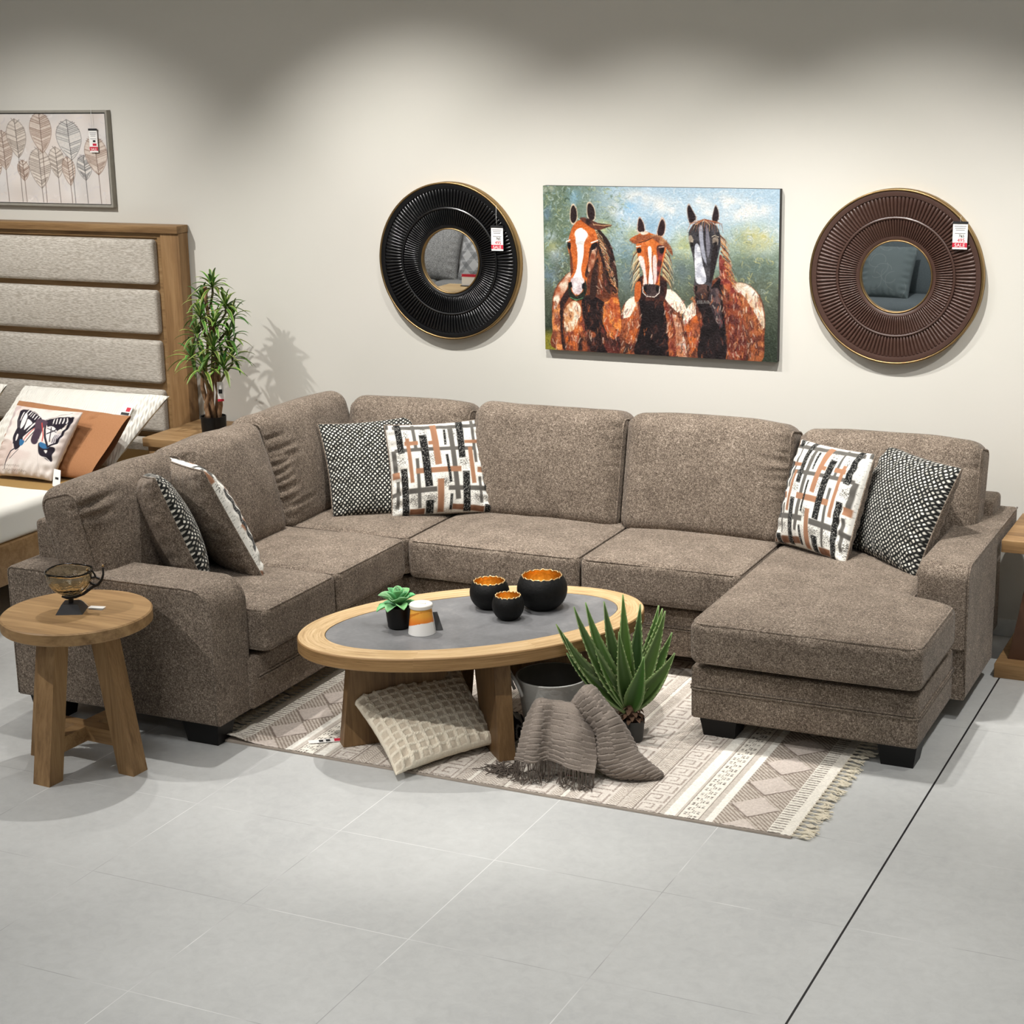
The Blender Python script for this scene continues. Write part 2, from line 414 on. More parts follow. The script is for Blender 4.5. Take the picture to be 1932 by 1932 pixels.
# =================================================================== LIGHTS
def spot(loc, tgt, power, ang=70, blend=0.6, r=0.05, c=(1, 0.972, 0.935)):
    d = bpy.data.lights.new('track_or_fill_spot', 'SPOT'); d.energy = power; d.spot_size = math.radians(ang); d.spot_blend = blend; d.shadow_soft_size = r; d.color = c
    o = bpy.data.objects.new('track_or_fill_spot', d); C.objects.link(o); o.location = loc
    o.rotation_euler = (Vector(tgt) - Vector(loc)).to_track_quat('-Z', 'Y').to_euler()
def area(loc, size, power, c=(1, 0.97, 0.93), tgt=None):
    d = bpy.data.lights.new('fill_panel', 'AREA'); d.energy = power; d.size = size; d.color = c
    o = bpy.data.objects.new('fill_panel', d); C.objects.link(o); o.location = loc
    if tgt: o.rotation_euler = (Vector(tgt) - Vector(loc)).to_track_quat('-Z', 'Y').to_euler()
for x, y, tx, ty, p in [(-6.3, 5.9, -6.4, 7.5, 75), (-4.45, 6.2, -4.2, 7.6, 85), (-3.0, 6.2, -2.95, 7.4, 85), (-1.95, 6.2, -1.8, 7.4, 85), (-0.2, 6.0, -0.4, 7.6, 70)]:
    spot((x, y, 3.35), (tx, ty, .85), p * 2.45, 84, 0.95, .025)
for x, y, tx, ty, p, an in [(-5.9, 3.6, -4.5, 5.3, 165, 54), (-3.0, 3.6, -2.9, 5.55, 190, 42), (-2.0, 4.4, -1.9, 4.2, 105, 62), (-0.3, 4.6, -0.6, 5.2, 110, 66), (-4.3, 6.1, -3.6, 5.6, 150, 62), (-2.2, 6.3, -2.0, 6.3, 75, 66), (-2.9, 2.9, -2.9, 3.2, 95, 66), (-1.0, 2.6, -1.1, 2.6, 80, 66), (-4.9, 6.6, -4.3, 6.4, 90, 66), (-6.2, 5.2, -6.15, 6.9, 120, 44)]:  # last entry is an extra spot added to brighten the bed
    spot((x, y, 3.4), (tx, ty, 0.3), p, an, 0.9, .025)
for x in (-10.5, -7.0, -3.5, 0.0):  # unseen area lamps added as soft fill for the whole room
    for y in (-2.5, 1.0, 4.4):
        area((x, y, 3.55), 0.9, 11, (0.90, 0.95, 1.0) if x > -1 else (0.98, 0.98, 1.0))
for x, y, tx, ty, p in [(-7.6, 2.6, -7.75, .9, 190), (-3.3, 2.3, -3.6, .9, 130)]:  # spots added to brighten the seating reflected in the mirrors
    spot((x, y, 3.4), (tx, ty, .6), p, 46, 0.8, .03)
w = bpy.data.worlds.new('World'); sc.world = w; w.use_nodes = True
w.node_tree.nodes['Background'].inputs[0].default_value = (0.8, 0.85, 0.9, 1); w.node_tree.nodes['Background'].inputs[1].default_value = 0.3
sc.view_settings.view_transform = 'Standard'; sc.view_settings.look = 'None'; sc.view_settings.exposure = 0.36; sc.view_settings.gamma = 1.0

# =================================================================== SECTIONAL SOFA
sofa = empty('sectional_sofa', 'large taupe U-shaped sectional sofa with chaise on the right', 'sofa', (-3.2, 6.7, 0))
def xf(V, c, ex, ey, ez): return np.asarray(V)[:, :1] * np.array(ex) + np.asarray(V)[:, 1:2] * np.array(ey) + np.asarray(V)[:, 2:3] * np.array(ez) + np.array(c)
def seat(x0, x1, y0, y1, z0=0.322, z1=0.498, crown=0.018, warp=None, r=0.028, seed=1):
    hx, hy, hz = (x1 - x0) / 2, (y1 - y0) / 2, (z1 - z0) / 2; c = np.array([(x0 + x1) / 2, (y0 + y1) / 2, (z0 + z1) / 2])
    V, F = rbox(hx, hy, hz, r, 40, (0.003, 0.007, crown))
    V = V + c; top = sstep(0, hz, V[:, 2] - c[2])
    V[:, 2] += top * 0.004 * vnoise(V, 7, seed)
    if warp: V = warp(V)
    o = make('seat_cushion', V, F, M['sofa'], sofa)
    for sgn in (1, -1):
        P = np.array([(c[0] + a, c[1] + b, c[2] + sgn * (hz - 0.3 * r)) for a, b in rrect(hx - 0.27 * r, hy - 0.27 * r, r * 1.2)])
        if warp: P = warp(P)
        V2, F2 = tube(P, 0.0050, 6, True); make('piping', V2, F2, M['sofa'], o)
    return o
seat(-4.46, -3.775, 5.595, 6.128, seed=1)
seat(-4.46, -3.775, 6.134, 6.728, seed=2)
seat(-4.46, -3.775, 6.738, 7.40, seed=3)
seat(-3.766, -2.942, 6.715, 7.40, seed=4)
seat(-2.934, -2.222, 6.72, 7.40, seed=5)
def chaise_warp(V):
    V = V.copy(); k = 1 - sstep(6.64, 6.70, V[:, 1]) * (0.172 / 0.875); V[:, 0] = -2.212 + (V[:, 0] + 2.212) * k
    # the front corners are cut round
    return V
seat(-2.212, -1.333, 6.085, 7.40, 0.326, 0.497, 0.024, chaise_warp, 0.035, 6)

def back_cushion(w0, w1, run, base, top=0.53, th=0.23, tilt=14, creases=(), seed=1, z=0.475, flop=0.0):
    hw = (w1 - w0) / 2; mid = (w0 + w1) / 2; a = math.radians(tilt)
    if run == 'main': ex = (1, 0, 0); Fv = np.array([0, -math.cos(a), math.sin(a)]); U = np.array([0, math.sin(a), math.cos(a)]); p = np.array([mid, base, z])
    else: ex = (0, 1, 0); Fv = np.array([math.cos(a), 0, math.sin(a)]); U = np.array([-math.sin(a), 0, math.cos(a)]); p = np.array([base, mid, z])
    r = 0.07; V, Fc = rbox(hw, th / 2, top / 2, r, 56, (0.0, 0.042, 0.010))
    c = p - Fv * th / 2 + U * top / 2
    # softer corners: pull the upper corners down and in
    ux, uz = V[:, 0] / hw, V[:, 2] / (top / 2)
    cor = np.clip(np.abs(ux), 0, 1) ** 6 * np.clip(uz, 0, 1) ** 4
    V[:, 2] += 0.006 * vnoise(V[:, :1] * np.array([[1, 0, 0]]), 6, seed) * (uz > 0.3)
    front = sstep(0.0, 0.6, -V[:, 1] / (th / 2)) + 0.4 * sstep(0.5, 1.0, uz)
    V[:, 1] += 0.006 * vnoise(V + seed, 5, seed) * front
    for x0, z0, x1, z1, dep, wd in creases:
        # inputs in cushion widths/heights, -1..1
        A = np.array([x0 * hw, z0 * top / 2]); B = np.array([x1 * hw, z1 * top / 2]); Q = V[:, [0, 2]]; L = ((B - A) ** 2).sum()
        t = np.clip(((Q - A) @ (B - A)) / L, 0, 1); d = np.linalg.norm(Q - A - t[:, None] * (B - A), axis=1)
        V[:, 1] += (dep * np.exp(-(d / wd) ** 2) - 0.5 * dep * np.exp(-((d - 1.9 * wd) / (wd * 1.1)) ** 2)) * (1 - t) ** 0.8 * sstep(-0.2, 0.4, -V[:, 1] / (th / 2) + np.clip(uz, 0, 1))
    W = xf(V, c, ex, -Fv, U); o = make('back_cushion', W, Fc, M['sofa'], sofa)
    for sg in (-1, 1):
        rc = math.sqrt(r * r - (r - 0.010) ** 2); ins = r - rc
        P = np.array([(sg * (hw - 0.010), b, h) for b, h in rrect(th / 2 - ins, top / 2 - ins, rc)])
        V2, F2 = tube(xf(P, c, ex, -Fv, U), 0.0052, 6, True); make('piping', V2, F2, M['sofa'], o)
    return o
def gather(side, n, z0, z1, ln, dep=0.012, wd=0.011, slope=0.0, seed=0):
    r = random.Random(seed); out = []
    for i in range(n):
        z = z0 + (z1 - z0) * (i + r.uniform(-0.25, 0.25)) / max(1, n - 1); out.append((side * 0.99, z, side * (0.99 - ln * r.uniform(0.4, 1.4)), z + slope * r.uniform(0.2, 1.8) + r.uniform(-.05, .05), dep * r.uniform(0.35, 1.1), wd * r.uniform(.7, 1.5)))
    return out
back_cushion(5.40, 6.075, 'left', -4.36, 0.52, 0.23, 15, [(-0.99, 0.62, -0.35, 0.70, 0.020, 0.014), (-0.99, 0.45, -0.5, 0.42, 0.010, 0.014)] + gather(1, 4, 0.5, 0.9, 0.25, 0.008, seed=3), 1, z=0.485)
back_cushion(6.085, 6.70, 'left', -4.34, 0.54, 0.23, 15, gather(-1, 4, 0.75, 0.98, 0.25, 0.008, seed=5), 2)
back_cushion(6.705, 7.45, 'left', -4.34, 0.555, 0.23, 15, gather(-1, 10, -0.75, 0.55, 0.5, 0.016, 0.011, 0.05, seed=4) + gather(-1, 3, 0.85, 0.98, 0.2, 0.01, seed=6), 3)
back_cushion(-4.43, -3.77, 'main', 7.24, 0.53, 0.22, 14, gather(1, 6, 0.2, 0.95, 0.5, 0.010, 0.012, 0.12, seed=7), 4)
back_cushion(-3.742, -2.985, 'main', 7.23, 0.545, 0.24, 13, gather(1, 4, 0.1, 0.75, 0.22, 0.012, seed=8), 5)
back_cushion(-2.975, -2.205, 'main', 7.23, 0.545, 0.24, 13, gather(1, 6, -0.1, 0.72, 0.34, 0.014, seed=9), 6)
back_cushion(-2.195, -1.405, 'main', 7.27, 0.525, 0.24, 15, gather(1, 4, 0.55, 0.95, 0.3, 0.012, seed=10) + [(-0.55, 0.99, -0.6, 0.3, 0.012, 0.014), (-0.8, 0.99, -0.82, 0.5, 0.01, 0.012)], 7)

def sofa_box(name, b, bev=0.015, mat='sofa'): return MB().box(*b, bev).build(name, M[mat], sofa)
# bases with a stitched welt
def base_part(b, path):
    o = sofa_box('base', b, 0.012)
    for dz in (0, 0.011):
        V, F = tube([(x, y, 0.208 + dz) for x, y in path], 0.0044, 6); make('welt', V, F, M['sofa'], o)
def dens(pts):
    out = []
    for a, b in zip(pts[:-1], pts[1:]):
        a, b = np.array(a, float), np.array(b, float); m = max(2, int(np.linalg.norm(b - a) / 0.08)); out += [tuple(a + (b - a) * i / m) for i in range(m)]
    return out + [tuple(pts[-1])]
base_part((-4.62, -3.83, 5.56, 7.5, 0.09, 0.300), dens([(-3.828, 5.60), (-3.828, 6.76)]))
base_part((-3.835, -2.22, 6.785, 7.5, 0.09, 0.300), dens([(-3.80, 6.783), (-2.24, 6.783)]))
base_part((-2.222, -1.350, 6.140, 7.5, 0.09, 0.300), dens([(-2.224, 6.70), (-2.224, 6.152), (-2.208, 6.137), (-1.362, 6.137), (-1.347, 6.152), (-1.347, 6.72)]))
sofa_box('back_frame', (-4.80, -4.60, 5.50, 7.70, 0.09, 0.79), 0.02)
sofa_box('back_frame', (-4.60, -1.37, 7.50, 7.70, 0.09, 0.70), 0.02)
# left arm: rounded front top corner, seam lines on its outer face
def arm_profile(x0, x1, z0, z1, r, k=10, r0=0.02):
    P = [(x0, z0), (x1, z0)]
    for i in range(k + 1):
        t = math.pi / 2 * i / k; P.append((x1 - r + r * math.cos(t), z1 - r + r * math.sin(t)))
    for i in range(4):
        t = math.pi / 2 + math.pi / 2 * i / 3; P.append((x0 + r0 + r0 * math.cos(t), z1 - r0 + r0 * math.sin(t)))
    return P
def cap_extr(P, a0, a1, axis, bev=0.014):
    P = np.array(P, float); c = (P.max(0) + P.min(0)) / 2; h = (P.max(0) - P.min(0)) / 2; n = 5; V = []; m = len(P); sl = []
    for i in range(n + 1):
        t = math.pi / 2 * i / n; sl.append((a0 + bev * (1 - math.sin(t)), bev * (1 - math.cos(t))))
    sl2 = [(a1 - (s - a0), ins) for s, ins in sl[::-1]]
    for s, ins in sl[::-1] + sl2[::-1]:
        Q = c + (P - c) * (1 - ins / h)
        for a, z in Q: V.append((a, s, z) if axis == 'Y' else (s, a, z))
    R = 2 * (n + 1); F = [tuple(range(m)), tuple(range((R - 1) * m, R * m))[::-1]]
    for i in range(R - 1):
        for k in range(m): F.append((i * m + k, i * m + (k + 1) % m, (i + 1) * m + (k + 1) % m, (i + 1) * m + k))
    return V, F
MBp = arm_profile(-4.825, -3.85, 0.09, 0.635, 0.10)
V, F = cap_extr(MBp, 5.34, 5.588, 'Y', 0.018)
# order: first row must be the outermost cap
left_arm = make('armrest', V, F, M['sofa'], sofa, ang=50)
seam = [(p[0], p[1]) for p in MBp[1:]]
path = [(-3.854, 5.344, 0.10)] + [(x - 0.004 if x > -4.3 else x + .005, 5.344, z - 0.004) for x, z in seam[1:]] + [(-4.82, 5.344, 0.10)]
pp = []
for a, b in zip(path[:-1], path[1:]):
    a, b = np.array(a), np.array(b); k = max(1, int(np.linalg.norm(b - a) / 0.05)); pp += [tuple(a + (b - a) * i / k) for i in range(k)]
V, F = tube(pp + [path[-1]], 0.004, 6); make('piping', V, F, M['sofa'], left_arm)
# right arm
prof = []
for (cy, cz, a0, rr) in ((6.70 + 0.06, 0.635 - 0.06, 180, 0.06),):
    for i in range(9):
        t = math.radians(a0 - 90 * i / 8); prof.append((cy + rr * math.cos(t), cz + rr * math.sin(t)))
P2 = [(6.70, 0.30)] + prof + [(7.27, 0.635), (7.70, 0.635), (7.70, 0.585), (7.27, 0.585), (7.27, 0.30)]
V, F = cap_extr(P2, -1.50, -1.30, 'X', 0.016); right_arm = make('armrest', V, F, M['sofa'], sofa, ang=50)
V, F = cap_extr([(6.715, 0.09), (6.715, 0.34), (7.27, 0.34), (7.27, 0.09)], -1.42, -1.301, 'X', 0.006); make('arm_panel', V, F, M['sofa'], sofa, ang=40)
sofa_box('arm_rear', (-1.50, -1.36, 7.25, 7.70, 0.09, 0.60), 0.01)
sp = [(-1.301, 6.722, 0.10), (-1.300, 6.704, 0.31)] + [(-1.300, y, z + 0.001) for y, z in prof] + [(-1.300, 7.0, 0.636), (-1.300, 7.4, 0.636), (-1.300, 7.69, 0.636)]
V, F = tube(dens(sp), 0.0036, 6); make('piping', V, F, M['sofa'], right_arm)
for x, y, wx, wy in [(-1.43, 6.235, 0.075, 0.07), (-2.12, 6.235, 0.075, 0.07), (-3.95, 5.42, 0.085, 0.06), (-4.70, 5.42, 0.08, 0.06), (-4.72, 7.6, 0.07, 0.06), (-1.46, 7.6, 0.07, 0.06), (-3.0, 7.0, 0.05, 0.05)]:
    o_ = MB().hexa([(x - wx + .015, y - wy + .015, 0.0), (x + wx - .015, y - wy + .015, 0.0), (x + wx - .015, y + wy - .015, 0.0), (x - wx + .015, y + wy - .015, 0.0)],
             [(x - wx, y - wy, 0.095), (x + wx, y - wy, 0.095), (x + wx, y + wy, 0.095), (x - wx, y + wy, 0.095)]).build('foot', M['black_wood'], sofa, smooth=False)

# =================================================================== THROW PILLOWS
def quad_pillow(name, label, corners, thick, front_col, mats, group=None, cat='throw pillow', n=200, pinch=0.05, back_mat='sofa', pipe='sofa', relief=None, rough=0.004, seed=1, pw=0.42, closed_edge=0.0):
    """corners BL,BR,TR,TL of the sewn edge; front faces cross(BR-BL, TL-BL)"""
    BL, BR, TR, TL = [np.array(c, float) for c in corners]; ctr = (BL + BR + TR + TL) / 4
    base = ctr.copy(); base[2] = min(c[2] for c in (BL, BR, TR, TL))
    o = empty(name, label, cat, tuple(base), 0, group)
    N = np.cross((BR - BL) + (TR - TL), (TL - BL) + (TR - BR)); N /= np.linalg.norm(N)
    def surf(n, side):
        u, v = np.meshgrid(np.linspace(-1, 1, n), np.linspace(-1, 1, n))
        cu = u * (1 - pinch * (1 - v ** 2) * np.abs(u)) ; cv = v * (1 - pinch * (1 - u ** 2) * np.abs(v))
        a = ((cu + 1) / 2)[..., None]; b = ((cv + 1) / 2)[..., None]
        P = (BL * (1 - a) + BR * a) * (1 - b) + (TL * (1 - a) + TR * a) * b
        h = thick / 2 * (np.clip((1 - u ** 2) * (1 - v ** 2), 0, 1) ** pw)
        edge = np.clip((1 - np.abs(u)) * 4, 0, 1) * np.clip((1 - np.abs(v)) * 4, 0, 1)
        h = h + rough * vnoise(P + seed, 16, seed) * np.clip((1 - np.abs(u)) * 8, 0, 1) * np.clip((1 - np.abs(v)) * 8, 0, 1)
        # little folds running from the edges
        fold = 0.0035 * np.sin(u * 26 + 3 * vnoise(P, 5, seed + 9)) * sstep(0.55, 0.85, np.abs(v)) * (1 - sstep(0.9, 1.0, np.abs(v))) + 0.0035 * np.sin(v * 26 + 3 * vnoise(P, 6, seed + 4)) * sstep(0.55, 0.85, np.abs(u)) * (1 - sstep(0.9, 1.0, np.abs(u)))
        h = h + fold
        if relief is not None and side > 0: h = h + relief(u, v) * np.clip((1 - np.abs(u)) * 20, 0, 1) * np.clip((1 - np.abs(v)) * 20, 0, 1)
        return P + side * h[..., None] * N, u, v
    P, u, v = surf(n, 1)
    col = front_col(n) if front_col else None
    make('front_panel', P, gridF(n, n), mats, o, col=col)
    P, u, v = surf(70, -1); make('back_panel', P, gridF(70, 70, 0, True), M[back_mat], o)
    if pipe:
        t = np.linspace(-1, 1, 60)[:-1]; E = [(a, -1) for a in t] + [(1, a) for a in t] + [(-a, 1) for a in t] + [(-1, -a) for a in t]; E = np.array(E)
        u, v = E[:, 0], E[:, 1]; cu = u * (1 - pinch * (1 - v ** 2) * np.abs(u)); cv = v * (1 - pinch * (1 - u ** 2) * np.abs(v)); a = ((cu + 1) / 2)[:, None]; b = ((cv + 1) / 2)[:, None]
        P = (BL * (1 - a) + BR * a) * (1 - b) + (TL * (1 - a) + TR * a) * b
        V, F = tube(P, 0.0042, 6, True); make('piping', V, F, M[pipe], o)
    return o
def dots_col(n):
    c = Canvas(n, n, (30, 30, 30)); y, x = np.mgrid[0:n, 0:n]; k = 21.0
    U = x / n * k; Vv = y / n * k
    wob = 0.12 * vnoise(np.stack([U, Vv], -1), 1.1, 3); U = U + wob; Vv = Vv - wob
    A = (U + Vv); B = (U - Vv)
    la = np.abs(A - np.round(A)); lb = np.abs(B - np.round(B))   # diagonal lattice
    fa = A - np.floor(A) - 0.5; fb = B - np.floor(B) - 0.5
    d = np.maximum(np.abs(fa), np.abs(fb)) * 0.75 + 0.25 * np.hypot(fa, fb)
    cell = _hash(np.floor(A).astype(int), np.floor(B).astype(int), np.zeros(A.shape, int), 5)
    lin = np.clip(1 - np.abs(np.hypot(fa, fb) - 0.62) * 16, 0, 1) * 0.35
    img = np.array([28, 29, 28]) + lin[..., None] * np.array([120, 118, 110])
    w = sstep(0.31, 0.23, d); img = img * (1 - w[..., None]) + w[..., None] * (np.array([236, 233, 222]) - 46 * (cell > 0.72)[..., None])
    img += 9 * vnoise(np.stack([x, y], -1), 0.6, 8)[..., None]
    return s2l(np.clip(img, 0, 255)).reshape(-1, 3)
WHITE, BLK, GRY, TAN, BRN = (240, 238, 230), (28, 28, 27), (98, 95, 90), (164, 120, 92), (132, 92, 68)
def plaid_col(n, flip=False):
    c = Canvas(n, n, WHITE); c.map([(730, 375), (1615, 335), (1735, 1185), (800, 1235)]); c2 = c
    def V(x0, y0, x1, y1, w, col):
        L = math.hypot(x1 - x0, y1 - y0) + 1e-6; a, b = -(y1 - y0) / L * w / 2, (x1 - x0) / L * w / 2
        c.poly([(x0 + a, y0 + b), (x1 + a, y1 + b), (x1 - a, y1 - b), (x0 - a, y0 - b)], col, False, soft=1.0)
    sp = c.a; r = np.random.default_rng(3)
    # soft grey speckle fields first
    for x, y, rx, ry in [(900, 480, 30, 60), (850, 720, 60, 60), (1060, 440, 60, 60), (1240, 920, 70, 50), (1130, 1070, 110, 60), (1430, 740, 60, 50), (1600, 480, 50, 60), (1640, 1050, 60, 50), (990, 1090, 50, 60), (1540, 1060, 60, 60), (1300, 480, 50, 60), (1160, 700, 60, 60), (820, 1120, 50, 70)]:
        q = c.t([(x, y)])[0]
        for _ in range(int(rx * ry * 0.06)):
            px = q[0] + r.normal(0, rx * 0.5) * n / 950; py = q[1] + r.normal(0, ry * 0.5) * n / 950
            ix, iy = int(px), int(py)
            if 0 <= ix < n and 0 <= iy < n: c.a[iy, ix] = (105, 102, 96)
    for a in [(790, 410, 1640, 400, 36), (800, 622, 1510, 612, 34), (780, 1030, 860, 1010, 40), (930, 1000, 1180, 985, 48), (1280, 975, 1680, 975, 44)]: V(*a, GRY)
    for a in [(740, 370, 740, 420, 40), (790, 620, 810, 830, 40), (965, 380, 990, 610, 30), (1000, 700, 1035, 1160, 30), (1230, 800, 1235, 800, 4), (1290, 420, 1370, 1080, 44), (1480, 350, 1530, 740, 28), (1560, 870, 1580, 1110, 26), (830, 900, 840, 1150, 30)]: V(*a, GRY)
    for a in [(890, 560, 1010, 556, 38), (1100, 560, 1190, 552, 36), (1420, 552, 1550, 550, 30), (990, 815, 1390, 800, 48), (1540, 805, 1660, 810, 48), (780, 850, 845, 845, 60)]: V(*a, TAN)
    for a in [(1140, 380, 1190, 760, 56), (915, 510, 960, 920, 34), (1470, 600, 1510, 930, 40), (1210, 890, 1220, 1200, 56), (1615, 330, 1630, 440, 40)]: V(*a, TAN)
    for a in [(950, 1190, 1080, 1190, 50), (1320, 1150, 1600, 1165, 50), (1700, 1140, 1750, 1180, 60)]: V(*a, BRN)
    for a in [(830, 360, 860, 650, 56), (880, 790, 920, 1230, 58), (1050, 480, 1110, 960, 66), (1370, 350, 1400, 700, 60), (1435, 820, 1450, 1190, 62), (1545, 320, 1550, 400, 60), (1570, 530, 1640, 990, 60), (1120, 1090, 1125, 1210, 66), (1640, 1120, 1640, 1190, 66), (1240, 430, 1250, 580, 20), (1260, 670, 1300, 920, 22), (1310, 1030, 1305, 1180, 22)]: V(*a, BLK)
    k = r.random((n, n)); lum = c.a.sum(-1)
    m = (k > 0.90) & (lum < 120); c.a[m] = (170, 168, 162)
    m = (k < 0.05) & (lum > 650); c.a[m] = (150, 148, 140)
    a = c.a[::-1]
    if flip: a = a[:, ::-1]
    return s2l(np.clip(a, 0, 255)).reshape(-1, 3)
vp_ = M['vprint']
quad_pillow('throw_pillow', 'black and white dotted pillow in the sofa corner, partly behind the brushstroke one', [(-4.257, 6.904, .50), (-3.90, 7.10, .50), (-4.05, 7.386, .912), (-4.40, 7.04, .908)], 0.15, dots_col, vp_, seed=1, pinch=0.07)
quad_pillow('throw_pillow', 'white pillow with black, grey and tan brushstrokes, in the sofa corner', [(-3.998, 7.004, .497), (-3.575, 7.262, .505), (-3.72, 7.43, .907), (-4.085, 7.115, .910)], 0.16, plaid_col, vp_, seed=2, pinch=0.05)
quad_pillow('throw_pillow', 'brushstroke pillow in white, black and tan on the chaise, against the back cushions', [(-2.235, 7.24, .507), (-1.862, 7.00, .505), (-1.81, 7.24, .925), (-2.175, 7.40, .93)], 0.20, lambda n: plaid_col(n, True), vp_, seed=3, pinch=0.04)
quad_pillow('throw_pillow', 'dotted black and white pillow leaning on the right armrest of the chaise', [(-1.905, 7.26, .50), (-1.562, 6.95, .49), (-1.425, 7.11, .925), (-1.82, 7.45, .93)], 0.20, dots_col, vp_, seed=4, pinch=0.05)
quad_pillow('throw_pillow', 'dotted pillow seen edge-on beside the left armrest, its taupe back towards us', [(-4.134, 5.72, .50), (-4.46, 6.00, .51), (-4.63, 5.90, .92), (-4.31, 5.66, .965)], 0.21, dots_col, vp_, seed=5, pinch=0.04)
quad_pillow('throw_pillow', 'brushstroke pillow seen edge-on behind the dotted one near the left armrest', [(-4.016, 5.955, .495), (-4.38, 6.16, .50), (-4.59, 6.06, .95), (-4.225, 5.87, .955)], 0.20, lambda n: plaid_col(n, True), vp_, seed=6, pinch=0.04)

# waffle cushion leaning under the coffee table
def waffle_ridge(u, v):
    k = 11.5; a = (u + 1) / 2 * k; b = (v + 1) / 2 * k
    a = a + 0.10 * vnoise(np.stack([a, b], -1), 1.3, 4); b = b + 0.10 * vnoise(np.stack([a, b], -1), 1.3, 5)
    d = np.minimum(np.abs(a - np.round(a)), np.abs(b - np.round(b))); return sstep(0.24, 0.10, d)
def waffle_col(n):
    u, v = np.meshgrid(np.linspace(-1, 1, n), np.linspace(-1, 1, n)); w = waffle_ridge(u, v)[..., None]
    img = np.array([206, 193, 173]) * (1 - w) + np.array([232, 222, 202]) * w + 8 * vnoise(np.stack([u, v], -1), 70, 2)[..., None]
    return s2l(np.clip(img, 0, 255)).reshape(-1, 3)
M['cream'] = fabric_plain('cream_cotton', rgb(205, 193, 172), rgb(226, 216, 196))
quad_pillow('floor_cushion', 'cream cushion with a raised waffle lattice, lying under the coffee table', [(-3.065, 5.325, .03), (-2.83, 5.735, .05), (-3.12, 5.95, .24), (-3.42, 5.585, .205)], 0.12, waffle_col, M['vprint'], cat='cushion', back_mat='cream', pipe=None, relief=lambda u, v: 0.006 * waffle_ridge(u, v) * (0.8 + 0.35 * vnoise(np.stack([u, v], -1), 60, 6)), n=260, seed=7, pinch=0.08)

# =================================================================== RUG
def rug_paint(w, h):
    """w samples along X (2.285 m), h along Y (1.6 m)"""
    X = np.linspace(0, 2.285, w)[None, :] * np.ones((h, 1)); Y = np.linspace(0, 1.6, h)[:, None] * np.ones((1, w))
    d = np.minimum(X, 2.285 - X)
    CR, TP, LT, MD = np.array([236, 230, 218.]), np.array([158, 144, 132.]), np.array([208, 199, 188.]), np.array([182, 170, 158.])
    img = np.ones((h, w, 3)) * LT
    def put(m, c, a=1.0): img[:] = img * (1 - (a * m)[..., None]) + np.array(c) * (a * m)[..., None]
    bnd = lambda a, b: ((d >= a) & (d < b)).astype(float)
    per = lambda v, p, duty: ((v / p) % 1.0 < duty).astype(float)
    put(bnd(0, .035), CR)
    put(bnd(.035, .085), CR); put(bnd(.037, .083) * per(Y, .020, .38), (150, 142, 132))
    # lozenges on a herringbone ground
    hb = per(X + Y * 0.9, .018, .45); b = bnd(.085, .280)
    put(b, (204, 194, 182)); put(b * hb, (150, 136, 124)); yy = ((Y - .08) / .20) % 1.0 - 0.5; dx = (d - .185) / .085
    dia = (np.abs(dx) + np.abs(yy) * 2.2 < 1.0).astype(float); put(b * dia, (212, 200, 190))
    rim = (np.abs(np.abs(dx) + np.abs(yy) * 2.2 - 1.03) < 0.06).astype(float) * (yy < 0); put(b * rim, (138, 125, 115))
    put(bnd(.280, .308), (244, 240, 230)); put(bnd(.308, .330), LT); put(bnd(.330, .334), (130, 118, 108))
    # stepped dots
    b = bnd(.334, .408); put(b, (238, 232, 220)); r1 = per(Y, .045, .55) * bnd(.340, .368); r2_ = per(Y + .022, .045, .55) * bnd(.374, .402)
    chk = per(X, .014, .55) * per(Y, .014, .6); put(np.maximum(r1, r2_) * chk, (120, 112, 104)); put(bnd(.369, .372) * per(Y, .045, .6), (150, 140, 130))
    put(bnd(.404, .408), (130, 118, 108)); put(bnd(.408, .418), LT); put(bnd(.418, .455), (244, 240, 230)); put(bnd(.455, .475), LT); put(bnd(.475, .478), (150, 138, 128))
    def key(a, b_, p, flip=0):
        m = bnd(a, b_); q = (d - a) / (b_ - a); t = (Y / p) % 1.0
        s = np.zeros_like(q); th = .06
        t2 = np.where(((Y / p).astype(int) % 2 == flip), t, t)
        s = np.maximum(s, ((np.abs(q - .12) < th / 1.6) & (t2 < .8)) * 1.0); s = np.maximum(s, ((np.abs(t2 - .08) < th * .7) & (q > .12) & (q < .9)) * 1.0)
        s = np.maximum(s, ((np.abs(q - .88) < th / 1.6) & (t2 < .8)) * 1.0); s = np.maximum(s, ((np.abs(t2 - .78) < th * .7) & (q > .38) & (q < .9)) * 1.0)
        s = np.maximum(s, ((np.abs(q - .40) < th / 1.6) & (t2 > .35) & (t2 < .8)) * 1.0); s = np.maximum(s, ((np.abs(t2 - .38) < th * .7) & (q > .38) & (q < .66)) * 1.0)
        put(m, (220, 212, 202)); put(m * s * (0.45 + 0.55 * per(Y + X, .011, .6)), (160, 146, 136))
    def herr(a, b_, k=0.9):
        m = bnd(a, b_); put(m, (226, 219, 208)); q = (d - a) / (b_ - a)
        put(m * per(Y + np.abs(q - .5) * (b_ - a) * k, .0125, .5), (172, 158, 146)); put(m * (np.abs(q - .02) < .04), (150, 138, 128))
    key(.480, .572, .085); herr(.572, .625); put(bnd(.625, .635), LT); herr(.635, .675, -0.9); key(.680, .790, .11, 1); herr(.795, .835); put(bnd(.835, .85), CR); herr(.85, .89, -.9); key(.895, 1.005, .11); herr(1.01, 1.06); put(bnd(1.06, 1.075), CR); herr(1.075, 1.143, -.9)
    g = vnoise(np.stack([X, Y], -1), 260, 4) + 0.6 * vnoise(np.stack([X, Y], -1), 120, 6)
    img += 11 * g[..., None]
    return s2l(np.clip(img, 0, 255)), g
